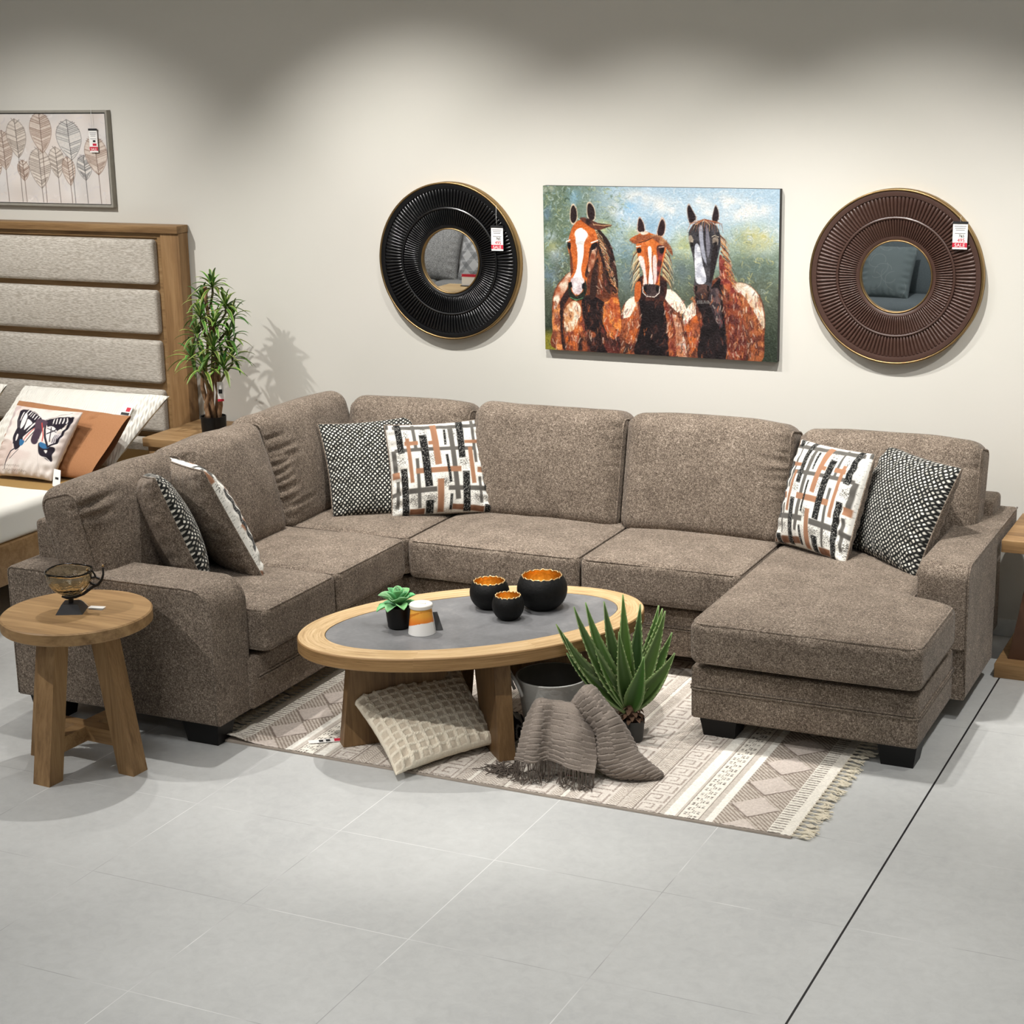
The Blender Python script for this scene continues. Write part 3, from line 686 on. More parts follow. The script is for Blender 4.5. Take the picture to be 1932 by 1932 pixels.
rx0, rx1, ry0, ry1 = -3.888, -1.603, 5.425, 7.02
w_, h_ = 760, 520; colr, gr = rug_paint(w_, h_)
xs = np.linspace(rx0, rx1, w_)[None, :] * np.ones((h_, 1)); ys = np.linspace(0, 1, h_)[:, None] * (ry1 - ry0) + ry0 + 0.0 * xs
ys = ys + 0.012 * (xs - rx0) / (rx1 - rx0) * 0 
zs = 0.011 + 0.0012 * gr + 0.02 * np.exp(-((xs - rx0) / 0.10) ** 2 - ((ys - ry0) / 0.05) ** 2)
rug = empty('area_rug', 'cream and taupe patterned rug with tasselled ends, under the coffee table', 'rug', ((rx0 + rx1) / 2, (ry0 + ry1) / 2, 0))
make('woven_field', np.stack([xs, ys, zs], -1), gridF(w_, h_) if False else gridF(h_, w_), M['vrug'], rug, col=colr.reshape(-1, 3))
mb = MB().box(rx0, rx1, ry0 - .004, ry1, 0.0008, 0.009); mb.build('backing', plain('grey_backing', rgb(168, 156, 144), 0.95), rug)
def fringe(x, sgn, n, rr):
    mb = MB(); r = random.Random(rr); y = ry0 + 0.01
    while y < ry1 - 0.01:
        ln = r.uniform(.06, .085); a = r.uniform(-0.4, 0.2); knot = .018
        mb.add(*tube([(x - sgn * .004, y - .008, .010), (x + sgn * knot, y, .010), (x - sgn * .004, y + .008, .010)], .0032, 5))
        for k in range(7):
            aa = a + r.uniform(-0.35, 0.35); l2 = ln * r.uniform(0.75, 1.1); p = [(x + sgn * knot, y, .009)]
            for j in range(1, 5): p.append((x + sgn * (knot + (l2 - knot) * j / 4 * math.cos(aa)), y + (l2 - knot) * j / 4 * math.sin(aa) + r.uniform(-.002, .002), .006 + r.uniform(0, .008)))
            mb.add(*tube(p, [.0034, .0036, .0034, .0028, .0018], 5))
        y += r.uniform(.030, .038)
    return mb
for x, sg, nm in ((rx1, 1, 3), (rx0, -1, 4)):
    f = fringe(x, sg, 7, nm).build('tassel_fringe', plain('cream_yarn', rgb(222, 213, 192), 0.95, nscale=200, vary=0.12), rug)
    f['kind'] = 'stuff'

# =================================================================== COFFEE TABLE
tc, ta, tb_, tr = np.array([-3.034, 5.923]), 0.692, 0.418, math.radians(44)
E1 = np.array([math.cos(tr), math.sin(tr)]); E2 = np.array([-math.sin(tr), math.cos(tr)])
ct = empty('coffee_table', 'oval oak coffee table with a grey stone inlay in its top', 'coffee table', (tc[0], tc[1], 0), tr)
def ell(a, b, z, n=144): return [(*(tc + a * math.cos(2 * math.pi * k / n) * E1 + b * math.sin(2 * math.pi * k / n) * E2), z) for k in range(n)]
n_ = 144; rows = [ell(ta - .004, tb_ - .004, .398), ell(ta, tb_, .402), ell(ta, tb_, .446), ell(ta - .004, tb_ - .004, .45), ell(ta - .105, tb_ - .105, .45), ell(ta - .107, tb_ - .107, .440)]
def rings(rows, u0=0):
    V = [p for r in rows for p in r]; F = []; n = len(rows[0])
    for i in range(len(rows) - 1):
        for k in range(n): F.append((i * n + k, i * n + (k + 1) % n, (i + 1) * n + (k + 1) % n, (i + 1) * n + k))
    return V, F
def rim_mesh(name, rows, mat, segs=9, flat=True):
    V = []; F = []; UV = []; n = len(rows[0])
    for i in range(len(rows) - 1):
        for k in range(n):
            b = len(V); s0 = int(k / n * segs) * 3.7
            V += [rows[i][k], rows[i][(k + 1) % n], rows[i + 1][(k + 1) % n], rows[i + 1][k]]
            for (kk, ii) in ((k, i), (k + 1, i), (k + 1, i + 1), (k, i + 1)): UV.append((kk / n * 3.6 + s0, ii * 0.35 / 3 + s0 * 0.31))
            F.append((b, b + 1, b + 2, b + 3))
    me_ = make(name, V, F, mat, ct, True, UV); return me_
top_ = rim_mesh('table_rim', rows[3:6], M['oak_rim'])
rim_mesh('table_edge', rows[0:4], M['oak_side'], 3)
V, F = rings([ell(ta - .108, tb_ - .108, .436), ell(ta - .108, tb_ - .108, .4485)]); F.append(tuple(range(144, 288))); 
def stone():
    n = NT('grey_stone_inlay'); co = n.coord(); a = n.noise(co, 7, 5, 0.65, 0.6); b = n.noise(co, 60, 3)
    v = n.math('ADD', n.math('MULTIPLY', a, .8), n.math('MULTIPLY', b, .2)); n.base(n.ramp(v, [(0.3, rgb(98, 98, 99)), (0.55, rgb(116, 116, 117)), (0.75, rgb(138, 137, 135))]))
    n.l(n.ramp(a, [(0.3, (.42, .42, .42, 1)), (.7, (.58, .58, .58, 1))]), n.b.inputs['Roughness']); n.b.inputs['Specular IOR Level'].default_value = 0.4; return n.m
make('stone_inlay', V, F, stone(), ct, False)
V, F = rings([ell(ta - .004, tb_ - .004, .398), ell(.02, .02, .398)]); make('table_underside', V, F, M['oak_dark'], ct, False)
for dirv, r0, r1, rt0 in ((-E1, .545, .22, .50), (E1, .545, .22, .50), (-E2, .385, .16, .34), (E2, .385, .16, .34)):
    pn = np.array([-dirv[1], dirv[0]]) * 0.032
    def pt(r, z, s): q = tc + dirv * r + pn * s; return (q[0], q[1], z)
    b0, b1, t0, t1 = r1 + .02, r0, .06, rt0
    z0 = .0125
    MB().hexa([pt(b0, z0, -1), pt(b1, z0, -1), pt(b1, z0, 1), pt(b0, z0, 1)], [pt(t0, .398, -1), pt(t1, .398, -1), pt(t1, .398, 1), pt(t0, .398, 1)]).build('leg', M['oak_dark'], ct, False)

# =================================================================== ROUND SIDE TABLE (front left)
st = empty('side_table', 'round oak side table with four splayed legs, in front of the left armrest', 'side table', (-4.245, 5.045, 0))
sc_ = (-4.245, 5.05, 0)
MB().lathe([(0, .552), (.272, .552), (.278, .557), (.278, .595), (.273, .60), (0, .60)], 96, sc_).build('table_top', M['oak_top'], st)
feet = {'a': (-4.262, 4.80), 'b': (-4.00, 5.035), 'c': (-4.49, 5.055), 'd': (-4.228, 5.29)}
def leg_at(fx, fy, tx, ty, z1=.552, z0=0.0, s=.036):
    d = np.array([fx - sc_[0], fy - sc_[1]]); ang = math.atan2(d[1], d[0]); a = np.array([math.cos(ang), math.sin(ang)]) * s; b = np.array([-math.sin(ang), math.cos(ang)]) * s * 1.1
    q = lambda cx, cy, z: [(cx - a[0] - b[0], cy - a[1] - b[1], z), (cx + a[0] - b[0], cy + a[1] - b[1], z), (cx + a[0] + b[0], cy + a[1] + b[1], z), (cx - a[0] + b[0], cy - a[1] + b[1], z)]
    return q(fx, fy, z0), q(tx, ty, z1)
for k, (x, y) in feet.items():
    ix, iy = sc_[0] + (x - sc_[0]) * .88, sc_[1] + (y - sc_[1]) * .88
    b, t = leg_at(ix, iy, sc_[0] + (x - sc_[0]) * .50, sc_[1] + (y - sc_[1]) * .50)
    MB().hexa(b, t).build('leg', M['oak_z'], st, False)
for k1, k2, z in (('a', 'd', .10), ('b', 'c', .102)):
    p, q = np.array(feet[k1]), np.array(feet[k2]); c_ = np.array(sc_[:2]); p = c_ + (p - c_) * .80; q = c_ + (q - c_) * .80
    d = (q - p) / np.linalg.norm(q - p); nn = np.array([-d[1], d[0]]) * .027
    MB().hexa([(*(p - nn), z), (*(q - nn), z), (*(q + nn), z), (*(p + nn), z)], [(*(p - nn), z + .058), (*(q - nn), z + .058), (*(q + nn), z + .058), (*(p + nn), z + .058)]).build('stretcher', M['oak'], st, False)

# =================================================================== OAK BENCH TABLE (right edge)
bt = empty('end_table', 'oak end table with thick top and base slabs, beside the right armrest', 'side table', (-1.0, 7.5, 0))
MB().box(-1.285, -.70, 7.27, 7.74, .548, .60, .003).build('table_top', M['oak'], bt)
MB().box(-1.292, -.70, 7.28, 7.74, .0, .062, .003).build('base_slab', M['oak'], bt)
for x0, x1, y_ in ((-1.17, -1.25, 7.36), (-1.22, -.80, 7.5)):
    MB().hexa([(x1, y_, .062), (x1 + .07, y_, .062), (x1 + .07, y_ + .06, .062), (x1, y_ + .06, .062)], [(x0, y_, .548), (x0 + .07, y_, .548), (x0 + .07, y_ + .06, .548), (x0, y_ + .06, .548)]).build('leg', plain('red_brown_wood', rgb(82, 54, 36), 0.55), bt, False)

# =================================================================== THINGS ON THE COFFEE TABLE
gold = NT('gold_leaf'); g_ = gold.noise(gold.coord(), 90, 3, .6); gold.base(gold.ramp(g_, [(.3, rgb(222, 172, 92)), (.7, rgb(246, 206, 128))])); gold.bump(g_, .5, .002); M['gold'] = gold.set(Metallic=1.0, Roughness=0.36)
blk = NT('hammered_black'); g_ = blk.noise(blk.coord(), 70, 2, .6); blk.base(rgb(9, 9, 9)); blk.bump(g_, .5, .003); blk.b.inputs['Specular IOR Level'].default_value = .25; M['hammer'] = blk.set(Roughness=0.6)
def bowl(name, label, x, y, R, H, z=.4495):
    o = empty(name, label, 'bowl', (x, y, z), 0, 'black bowls with gold inside'); seg = 64; rr = random.Random(int(R * 1000))
    n = 16; prof = [(0, 0), (R * .52, 0), (R * .58, .003)]
    for i in range(1, n + 1):
        t = i / n; a = -0.98 + t * 1.66; prof.append((R * math.cos(a) ** .9 if math.cos(a) > 0 else 0, .004 + (H - .004) * (math.sin(a) - math.sin(-.98)) / (math.sin(.68) - math.sin(-.98))))
    top_r = prof[-1][0]; outer = prof; inner = [(max(0, r - .004), zz + (.004 if i < 3 else 0)) for i, (r, zz) in enumerate(prof)][::-1]
    def wob(V, amt=.002):
        V = np.array(V); k = sstep(H * .9, H, V[:, 2] - z); ang = np.arctan2(V[:, 1] - y, V[:, 0] - x); V[:, 2] += k * amt * (np.sin(ang * 17) + np.sin(ang * 29 + 1) * .7); return V
    V, F = lathe(outer, seg, (x, y, z)); F = [f for f in F if len(f) == 4]; make('bowl_shell', wob(V), F, M['hammer'], o)
    V, F = lathe(inner, seg, (x, y, z)); F = [f for f in F if len(f) == 4]; make('gold_lining', wob(V), F, M['gold'], o)
    P = [(x + (top_r - .002) * math.cos(t), y + (top_r - .002) * math.sin(t), z + H + .002 * (math.sin(t * 17) + math.sin(t * 29 + 1) * .7)) for t in np.linspace(0, 2 * math.pi, 97)[:-1]]
    V, F = tube(P, .0026, 6, True); make('rim', V, F, plain('pale_gold_rim', rgb(214, 180, 128), .35, .8), o)
bowl('decor_bowl', 'largest hammered black bowl with a gold inside', -2.855, 6.170, .100, .132)
bowl('decor_bowl', 'middle-sized black bowl, gold inside, furthest left of the bowls', -3.050, 6.095, .079, .108)
bowl('decor_bowl', 'smallest black bowl with gold inside, in front of the other two', -2.918, 5.990, .063, .094)

def leaf_strip(path, widths, fold, seg=2, nrm=(0, 0, 1), cols=None, thick=0):
    """gutter-shaped leaf: path points, half widths, fold depth; returns V,F,col"""
    P = np.array(path, float); n = len(P); T = np.gradient(P, axis=0); T /= np.linalg.norm(T, axis=1)[:, None]; V = []; K = []
    for i in range(n):
        side = np.cross(T[i], nrm); L = np.linalg.norm(side); side = side / L if L > 1e-6 else np.array([1.0, 0, 0]); up_ = np.cross(side, T[i])
        for j in range(-seg, seg + 1):
            t = j / seg; V.append(P[i] + side * widths[i] * t + up_ * (abs(t) ** 1.5) * fold * widths[i])
            K.append(cols(i / (n - 1), t) if cols else (0, .3, 0))
    m = 2 * seg + 1; F = [(i * m + j, i * m + j + 1, (i + 1) * m + j + 1, (i + 1) * m + j) for i in range(n - 1) for j in range(m - 1)]
    return V, F, K
def add_leaf(mb, *a):
    V, F, K = leaf_strip(*a); mb.add(V, F, col=K)
def bez(p0, p1, p2, n=12):
    t = np.linspace(0, 1, n)[:, None]; return (1 - t) ** 2 * np.array(p0, float) + 2 * t * (1 - t) * np.array(p1, float) + t * t * np.array(p2, float)
# succulent
su = empty('potted_succulent', 'small light green succulent in a matt black pot on the coffee table', 'potted plant', (-3.262, 5.735, .4495))
c0 = (-3.262, 5.735, .4495)
MB().lathe([(0, 0), (.036, 0), (.042, .006), (.050, .080), (.050, .088), (.045, .088), (.043, .078), (0, .076)], 48, c0).build('pot', M['black_pot'], su)
MB().lathe([(0, .0795), (.0435, .0795), (.043, .0770), (0, .0770)], 32, c0).build('soil', M['soil'], su)
mb = MB(); r = random.Random(11)
for ring, (n, el, ln, wd) in enumerate([(8, 8, .085, .021), (7, 32, .078, .022), (6, 55, .062, .019), (4, 78, .055, .013)]):
    for k in range(n):
        a = 2 * math.pi * (k + .5 * (ring % 2) + r.uniform(-.12, .12)) / n; e = math.radians(el + r.uniform(-8, 8)); d = np.array([math.cos(a) * math.cos(e), math.sin(a) * math.cos(e), math.sin(e)]); L = ln * r.uniform(.85, 1.1)
        p0 = np.array([c0[0], c0[1], c0[2] + .083 + .004 * ring]) + .004 * d; p2 = p0 + d * L + np.array([0, 0, -.012 if ring == 0 else .008]); p1 = p0 + d * L * .55 + np.array([0, 0, .012])
        pa = bez(p0, p1, p2, 9); ws = [wd * f for f in (.30, .42, .62, .85, 1, 1.02, .9, .6, .05)]
        cg = s2l((112 + r.uniform(-14, 14), 172 + r.uniform(-12, 12), 116))
        add_leaf(mb, pa, ws, .55, 2, (0, 0, 1), lambda t, s, cg=cg: tuple(cg * (1.25 - .35 * (1 - abs(s)) - .25 * (t < .3))))
o_ = mb.build('leaves', M['vleaf'], su, col=True, ang=None); md = o_.modifiers.new('thick', 'SOLIDIFY'); md.thickness = .0022
# tapered tin with the orange wave
tx, ty, tz = -3.150, 5.712, .4495
tin = empty('scented_candle', 'white and orange tapered candle tub with white lid, beside the succulent', 'candle', (tx, ty, tz))
V = []; K = []; nz, ns = 40, 72
for i in range(nz + 1):
    h = .1 * i / nz; rr = .052 - .012 * i / nz
    for k in range(ns):
        a = 2 * math.pi * k / ns; V.append((tx + rr * math.cos(a), ty + rr * math.sin(a), tz + h)); q = math.sin(a + 2.2); wv = .034 + .016 * q
        f = i / nz; col = (238, 236, 232) if h < wv else tuple(np.array([226, 118, 36.]) * (1 - sstep(.35, .8, f)) + np.array([236, 166, 64.]) * sstep(.35, .8, f)) if h < wv + .032 + .01 * q else (206, 126, 40) if h < wv + .045 else (238, 178, 78)
        K.append(s2l(col))
F = [(i * ns + k, i * ns + (k + 1) % ns, (i + 1) * ns + (k + 1) % ns, (i + 1) * ns + k) for i in range(nz) for k in range(ns)] + [tuple(range(ns))[::-1], tuple(range(nz * ns, (nz + 1) * ns))]
make('tub', V, F, vcol('printed_card', .35, None, .5), tin, col=K, ang=50)
MB().lathe([(0, .1), (.0435, .1), (.0445, .102), (.0445, .113), (.042, .116), (0, .116)], 48, (tx, ty, tz)).box(tx - .02, tx + .02, ty - .004, ty + .004, tz + .1155, tz + .120, .0015).build('lid', plain('white_lid', rgb(236, 232, 222), .4, vary=.01), tin)
pt_ = empty('price_tag', 'dark hanging price tag behind the orange candle tub', 'price tag', (-3.118, 5.765, .4495))
MB().hexa([(-3.110, 5.752, .4495), (-3.088, 5.768, .4495), (-3.087, 5.767, .4500), (-3.109, 5.751, .4500)], [(-3.140, 5.785, .510), (-3.126, 5.795, .510), (-3.125, 5.794, .5105), (-3.139, 5.784, .5105)]).build('card', M['ink'], pt_, False)

# =================================================================== GLASS BOWL ON BRANCH STAND
gx, gy, gz = -4.262, 5.045, .600
gb = empty('glass_bowl', 'amber glass bowl held by a black branch on a pyramid foot', 'bowl', (gx, gy, gz))
ca, sa = math.cos(yaw), math.sin(yaw); Rx = np.array([ca, sa, 0]); Dv = np.array([-sa, ca, 0])
def loc(a, b, z): return tuple(np.array([gx, gy, gz]) + Rx * a + Dv * b + np.array([0, 0, z]))
def q4(s, z): return [loc(-s, -s, z), loc(s, -s, z), loc(s, s, z), loc(-s, s, z)]
MB().hexa(q4(.050, 0), q4(.030, .034)).build('foot', plain('black_stone', rgb(40, 39, 41), .35), gb, False)
brz = plain('black_bronze', rgb(24, 20, 18), .4, .3)
mb = MB().lathe([(0, .030), (.009, .030), (.010, .055), (.022, .062), (.0, .064)], 24, (gx, gy, gz))
mb.tube([loc(-.030, -.01, .060), loc(-.01, -.015, .056), loc(.02, -.012, .058), loc(.05, -.005, .068), loc(.085, 0, .092), loc(.105, .0, .100), loc(.120, 0, .118), loc(.127, 0, .140), loc(.128, 0, .165)], [.004, .006, .006, .006, .0055, .006, .005, .004, .0035], 8)
mb.tube([loc(.098, 0, .098), loc(.080, -.004, .106), loc(.074, -.006, .118), (loc(.082, -.004, .128)), loc(.098, 0, .130), loc(.112, 0, .122)], .0045, 8)
mb.tube([loc(.082, -.004, .128), loc(.080, -.008, .145), loc(.073, -.01, .158)], [.004, .0035, .003], 8); mb.tube([loc(.098, 0, .130), loc(.094, -.004, .145), loc(.086, -.008, .160)], [.004, .0035, .003], 8)
mb.build('branch', brz, gb)
for p in (loc(.128, 0, .172), loc(.072, -.012, .162), loc(.044, -.02, .075)):
    V, F = lathe([(0, -.005), (.0035, -.0035), (.005, 0), (.0035, .0035), (0, .005)], 12, p); make('gold_bud', V, F, M['brass'], gb)
gl = NT('amber_glass'); gn = gl.noise(gl.coord(), 42, 2, .5); gl.base(rgb(240, 232, 208)); gl.bump(gn, .55, .006); gl.set(Roughness=.02, Transmission_Weight=1.0, IOR=1.45)
R_ = .088; prof = []
for i in range(15):
    t = i / 14; a = -math.pi / 2 + t * 1.62; prof.append((R_ * math.cos(a), .062 + R_ * 1.08 * (1 + math.sin(a)) * .98))
outer = prof; inner = [(max(0, r - .003), z + (.003 if i < 8 else .0)) for i, (r, z) in enumerate(prof)][::-1]
V, F = lathe(outer + inner, 64, (gx, gy, gz)); F = [f for f in F if len(f) == 4]
V[:, 2] += .0025 * np.sin(np.arctan2(V[:, 1] - gy, V[:, 0] - gx) * 3) * sstep(.1, .16, V[:, 2] - gz)
gbo = make('glass', V, F, gl.m, gb)
pc = empty('price_tag', 'white price tag lying on the side table by the glass bowl', 'price tag', (-4.19, 5.085, .6005))
mb = MB()
for dz, da in ((0, 0), (.005, .12)):
    c_ = np.array([gx, gy, gz]) + Rx * .088 + Dv * .022; ax = Rx * math.cos(-.35 + da) + Dv * math.sin(-.35 + da); ay = np.cross([0, 0, 1.0], ax)
    mb.hexa([tuple(c_ + ax * a + ay * b + np.array([0, 0, .0005 + dz])) for a, b in ((-.03, -.014), (.03, -.014), (.03, .014), (-.03, .014))], [tuple(c_ + ax * a + ay * b + np.array([0, 0, .0012 + dz])) for a, b in ((-.03, -.014), (.03, -.014), (.03, .014), (-.03, .014))])
mb.build('card', M['paper'], pc, False)
V, F = tube([loc(.0, .01, .057), loc(.04, .02, .03), tuple(np.array([gx, gy, gz]) + Rx * .062 + Dv * .034 + np.array([0, 0, .003]))], .0008, 5); make('string', V, F, M['string'], pc)

# =================================================================== TUBS, THROW, AGAVE
wh = NT('white_leatherette'); a_ = wh.noise(wh.coord(), 14, 4, .6, .8); wh.base(rgb(206, 205, 200)); wh.bump(a_, .5, .012); M['tub'] = wh.set(Roughness=.42)
M['tub_in'] = plain('grey_tub_lining', rgb(112, 106, 98), .7)
def tub(name, label, x, y, r0, r1, h, hang, z0=.013):
    o = empty(name, label, 'basket', (x, y, z0), 0, None)
    V, F = lathe([(0, 0), (r0, 0), (r0 + .004, .006), (r0 + (r1 - r0) * .6, h * .6), (r1, h), (r1 + .004, h + .004), (r1 + .002, h + .008), (r1 - .004, h + .006)], 72, (x, y, z0)); make('tub_wall', V, [f for f in F if len(f) == 4], M['tub'], o)
    V, F = lathe([(r1 - .004, h + .006), (r1 - .006, h), (r0 + (r1 - r0) * .6 - .006, h * .6), (r0 - .004, .012), (0, .012)], 72, (x, y, z0)); make('lining', V, [f for f in F if len(f) == 4], M['tub_in'], o)
    for a in hang:
        t = math.radians(a); rad = np.array([math.cos(t), math.sin(t), 0]); tan = np.array([-rad[1], rad[0], 0]); c_ = np.array([x, y, z0]) + rad * (r1 + .008)
        P = [c_ + tan * .045 * math.cos(s) * 1.0 + rad * .020 * math.sin(s) + np.array([0, 0, h - .028 + .055 * math.sin(s)]) for s in np.linspace(-.35, math.pi + .35, 20)]
        V, F = tube(P, .0065, 8); make('handle', V, F, M['tub'], o)
tub('storage_tub', 'larger white tub with a grey inside, standing behind the draped throw', -2.690, 5.895, .098, .138, .262, (225, 45 + 0, ))
tub('storage_tub', 'smaller white tub, mostly hidden under the grey throw', -2.590, 5.775, .060, .088, .215, (60,))
TA = [[[-2.707, 5.76, 0.136], [-2.68, 5.75, 0.189], [-2.634, 5.794, 0.181], [-2.577, 5.822, 0.169], [-2.508, 5.811, 0.151]], [[-2.678, 5.662, 0.21], [-2.642, 5.657, 0.265], [-2.594, 5.692, 0.254], [-2.532, 5.711, 0.246], [-2.48, 5.758, 0.205]], [[-2.691, 5.634, 0.162], [-2.628, 5.62, 0.206], [-2.589, 5.661, 0.188], [-2.501, 5.659, 0.186], [-2.447, 5.718, 0.141]], [[-2.702, 5.617, 0.095], [-2.632, 5.596, 0.122], [-2.589, 5.644, 0.107], [-2.49, 5.631, 0.109], [-2.429, 5.694, 0.063]], [[-2.716, 5.611, 0.038], [-2.636, 5.594, 0.045], [-2.596, 5.646, 0.044], [-2.488, 5.61, 0.036], [-2.413, 5.64, 0.02]]]
TB = [[[-2.553, 5.745, 0.22], [-2.535, 5.753, 0.262], [-2.508, 5.766, 0.292], [-2.502, 5.792, 0.293], [-2.511, 5.832, 0.27]], [[-2.532, 5.711, 0.235], [-2.506, 5.701, 0.269], [-2.471, 5.695, 0.311], [-2.461, 5.745, 0.312], [-2.473, 5.794, 0.288]], [[-2.49, 5.697, 0.211], [-2.453, 5.671, 0.24], [-2.414, 5.668, 0.272], [-2.4, 5.719, 0.27], [-2.413, 5.79, 0.225]], [[-2.442, 5.698, 0.164], [-2.405, 5.661, 0.183], [-2.359, 5.65, 0.21], [-2.34, 5.714, 0.206], [-2.352, 5.797, 0.148]], [[-2.428, 5.683, 0.122], [-2.382, 5.639, 0.139], [-2.327, 5.632, 0.16], [-2.302, 5.699, 0.143], [-2.31, 5.784, 0.096]], [[-2.437, 5.634, 0.076], [-2.374, 5.62, 0.079], [-2.311, 5.617, 0.103], [-2.265, 5.684, 0.109], [-2.294, 5.781, 0.058]], [[-2.349, 5.632, 0.027], [-2.311, 5.617, 0.041], [-2.26, 5.619, 0.069], [-2.224, 5.693, 0.071], [-2.239, 5.763, 0.036]], [[-2.272, 5.658, 0.014], [-2.255, 5.656, 0.018], [-2.216, 5.663, 0.03], [-2.184, 5.701, 0.038], [-2.193, 5.752, 0.016]], [[-2.197, 5.694, .013], [-2.192, 5.697, .014], [-2.184, 5.701, .016], [-2.18, 5.714, .016], [-2.186, 5.733, .013]]]
def catmull(G, k):
    G = np.asarray(G, float); n = len(G); out = []
    for i in range(n - 1):
        p0, p1, p2, p3 = G[max(i - 1, 0)], G[i], G[i + 1], G[min(i + 2, n - 1)]
        for j in range(k):
            u = j / k; out.append(0.5 * ((2 * p1) + (-p0 + p2) * u + (2 * p0 - 5 * p1 + 4 * p2 - p3) * u * u + (-p0 + 3 * p1 - 3 * p2 + p3) * u ** 3))
    out.append(G[-1]); return np.array(out)
def cloth(G, kr, kc, pleats, strips, amp=.0035, seed=1):
    S = catmull(G, kr); S = np.swapaxes(catmull(np.swapaxes(S, 0, 1), kc), 0, 1); n, m = S.shape[:2]
    du = np.gradient(S, axis=0); dv = np.gradient(S, axis=1); N = np.cross(du, dv); N /= np.linalg.norm(N, axis=2)[..., None] + 1e-9
    view = np.array([.40, -.86, .3]);  # outward side of the drape, away from the tub
    if (N @ view).mean() < 0: N = -N
    rr, cc = np.mgrid[0:n, 0:m]; r_ = rr / (n - 1); c_ = cc / (m - 1)
    st = np.floor(c_ * strips + .25 * vnoise(np.stack([r_ * 4, c_], -1), 3, seed)); off = (st % 2) * .5 + .2 * _hash(st.astype(int), st.astype(int) * 0, st.astype(int) * 0, 3)
    ph = (r_ * pleats + off + .25 * vnoise(np.stack([r_, c_], -1), 6, seed + 1)) % 1.0
    saw = (1 - ph) ** 1.5 - .35 * np.exp(-((ph - .97) / .05) ** 2) * 1.5
    S = S + N * ((saw - .3) * amp + .006 * vnoise(S, 22, seed + 2) * np.sin(np.pi * c_))[..., None]
    S[..., 2] = np.maximum(S[..., 2], .0135); return S
thr = empty('throw_blanket', 'taupe pleated throw with fringe, draped over the smaller tub onto the rug', 'throw', (-2.5, 5.7, .013))
M['throw'] = fabric_plain('taupe_throw', rgb(122, 112, 103), rgb(142, 131, 121), 420, .3)
M['throw'].use_backface_culling = False
TA = [[[p[0] + .041 * k, p[1] - .091 * k, p[2] + .041 * k] for p in row] for row, k in zip(TA, (0, .15, .5, .85, 1.05))]
V1 = cloth(TA, 34, 22, 15, 6, .006, 1); V2 = cloth(TB, 26, 20, 25, 4, .006, 5)
n1, m1 = V1.shape[:2]; n2, m2 = V2.shape[:2]
o_ = make('cloth', np.concatenate([V1.reshape(-1, 3), V2.reshape(-1, 3)]), np.concatenate([gridF(n1, m1), gridF(n2, m2, n1 * m1)]), M['throw'], thr)
md = o_.modifiers.new('thick', 'SOLIDIFY'); md.thickness = .004; md.offset = -1
mb = MB(); r = random.Random(5)
for k in range(64):
    j = int(k / 63 * (m1 - 1)); p = V1[-1, j]; d = np.array([r.uniform(-.012, .012), -.008 + r.uniform(-.008, .004), 0]); L = .05
    P = [p, p + d * .3 + [0, 0, -.018], p + d * .6 + [r.uniform(-.004, .004), 0, -.040], p + d * 1.0 + [r.uniform(-.008, .008), -.002, -.060], p + d * 2.0 + [r.uniform(-.02, .02), r.uniform(-.015, .0), -.09]]
    P = [np.array([q[0], q[1], max(q[2], .0155 + .002 * (k % 3))]) for q in P]; mb.add(*tube(catmull(P, 3), .0019, 5))
for k in range(70):   # yarn ends pooled on the rug at the left
    c_ = np.array([-2.735 + r.gauss(0, .030), 5.55 + r.gauss(0, .018), .016]); a = r.uniform(0, 6.28); P = [c_]
    for j in range(5): a += r.uniform(-1, 1); P.append(P[-1] + np.array([math.cos(a) * .012, math.sin(a) * .012, r.uniform(-.002, .006) if j < 3 else -.002])); P[-1][2] = max(.0155, P[-1][2])
    mb.add(*tube(catmull(P, 2), .0019, 5))
fr = mb.build('fringe', plain('dark_taupe_yarn', rgb(88, 78, 70), .95, vary=.2, nscale=120), thr, ang=None); fr['kind'] = 'stuff'
# small price ticket under the throw's hem
tk = empty('price_tag', 'small red and white price tag at the hem of the grey throw', 'price tag', (-2.47, 5.62, .02))
mb = MB().hexa([(-2.500, 5.585, .020), (-2.455, 5.572, .020), (-2.448, 5.588, .016), (-2.494, 5.601, .016)], [(-2.500, 5.5855, .0208), (-2.455, 5.5725, .0208), (-2.448, 5.5885, .0168), (-2.494, 5.6015, .0168)]); mb.build('card', M['paper'], tk, False)
MB().hexa([(-2.498, 5.587, .0209), (-2.484, 5.583, .0209), (-2.480, 5.594, .0186), (-2.494, 5.598, .0186)], [(-2.498, 5.587, .0213), (-2.484, 5.583, .0213), (-2.480, 5.594, .019), (-2.494, 5.598, .019)]).build('red_band', M['red'], tk, False)

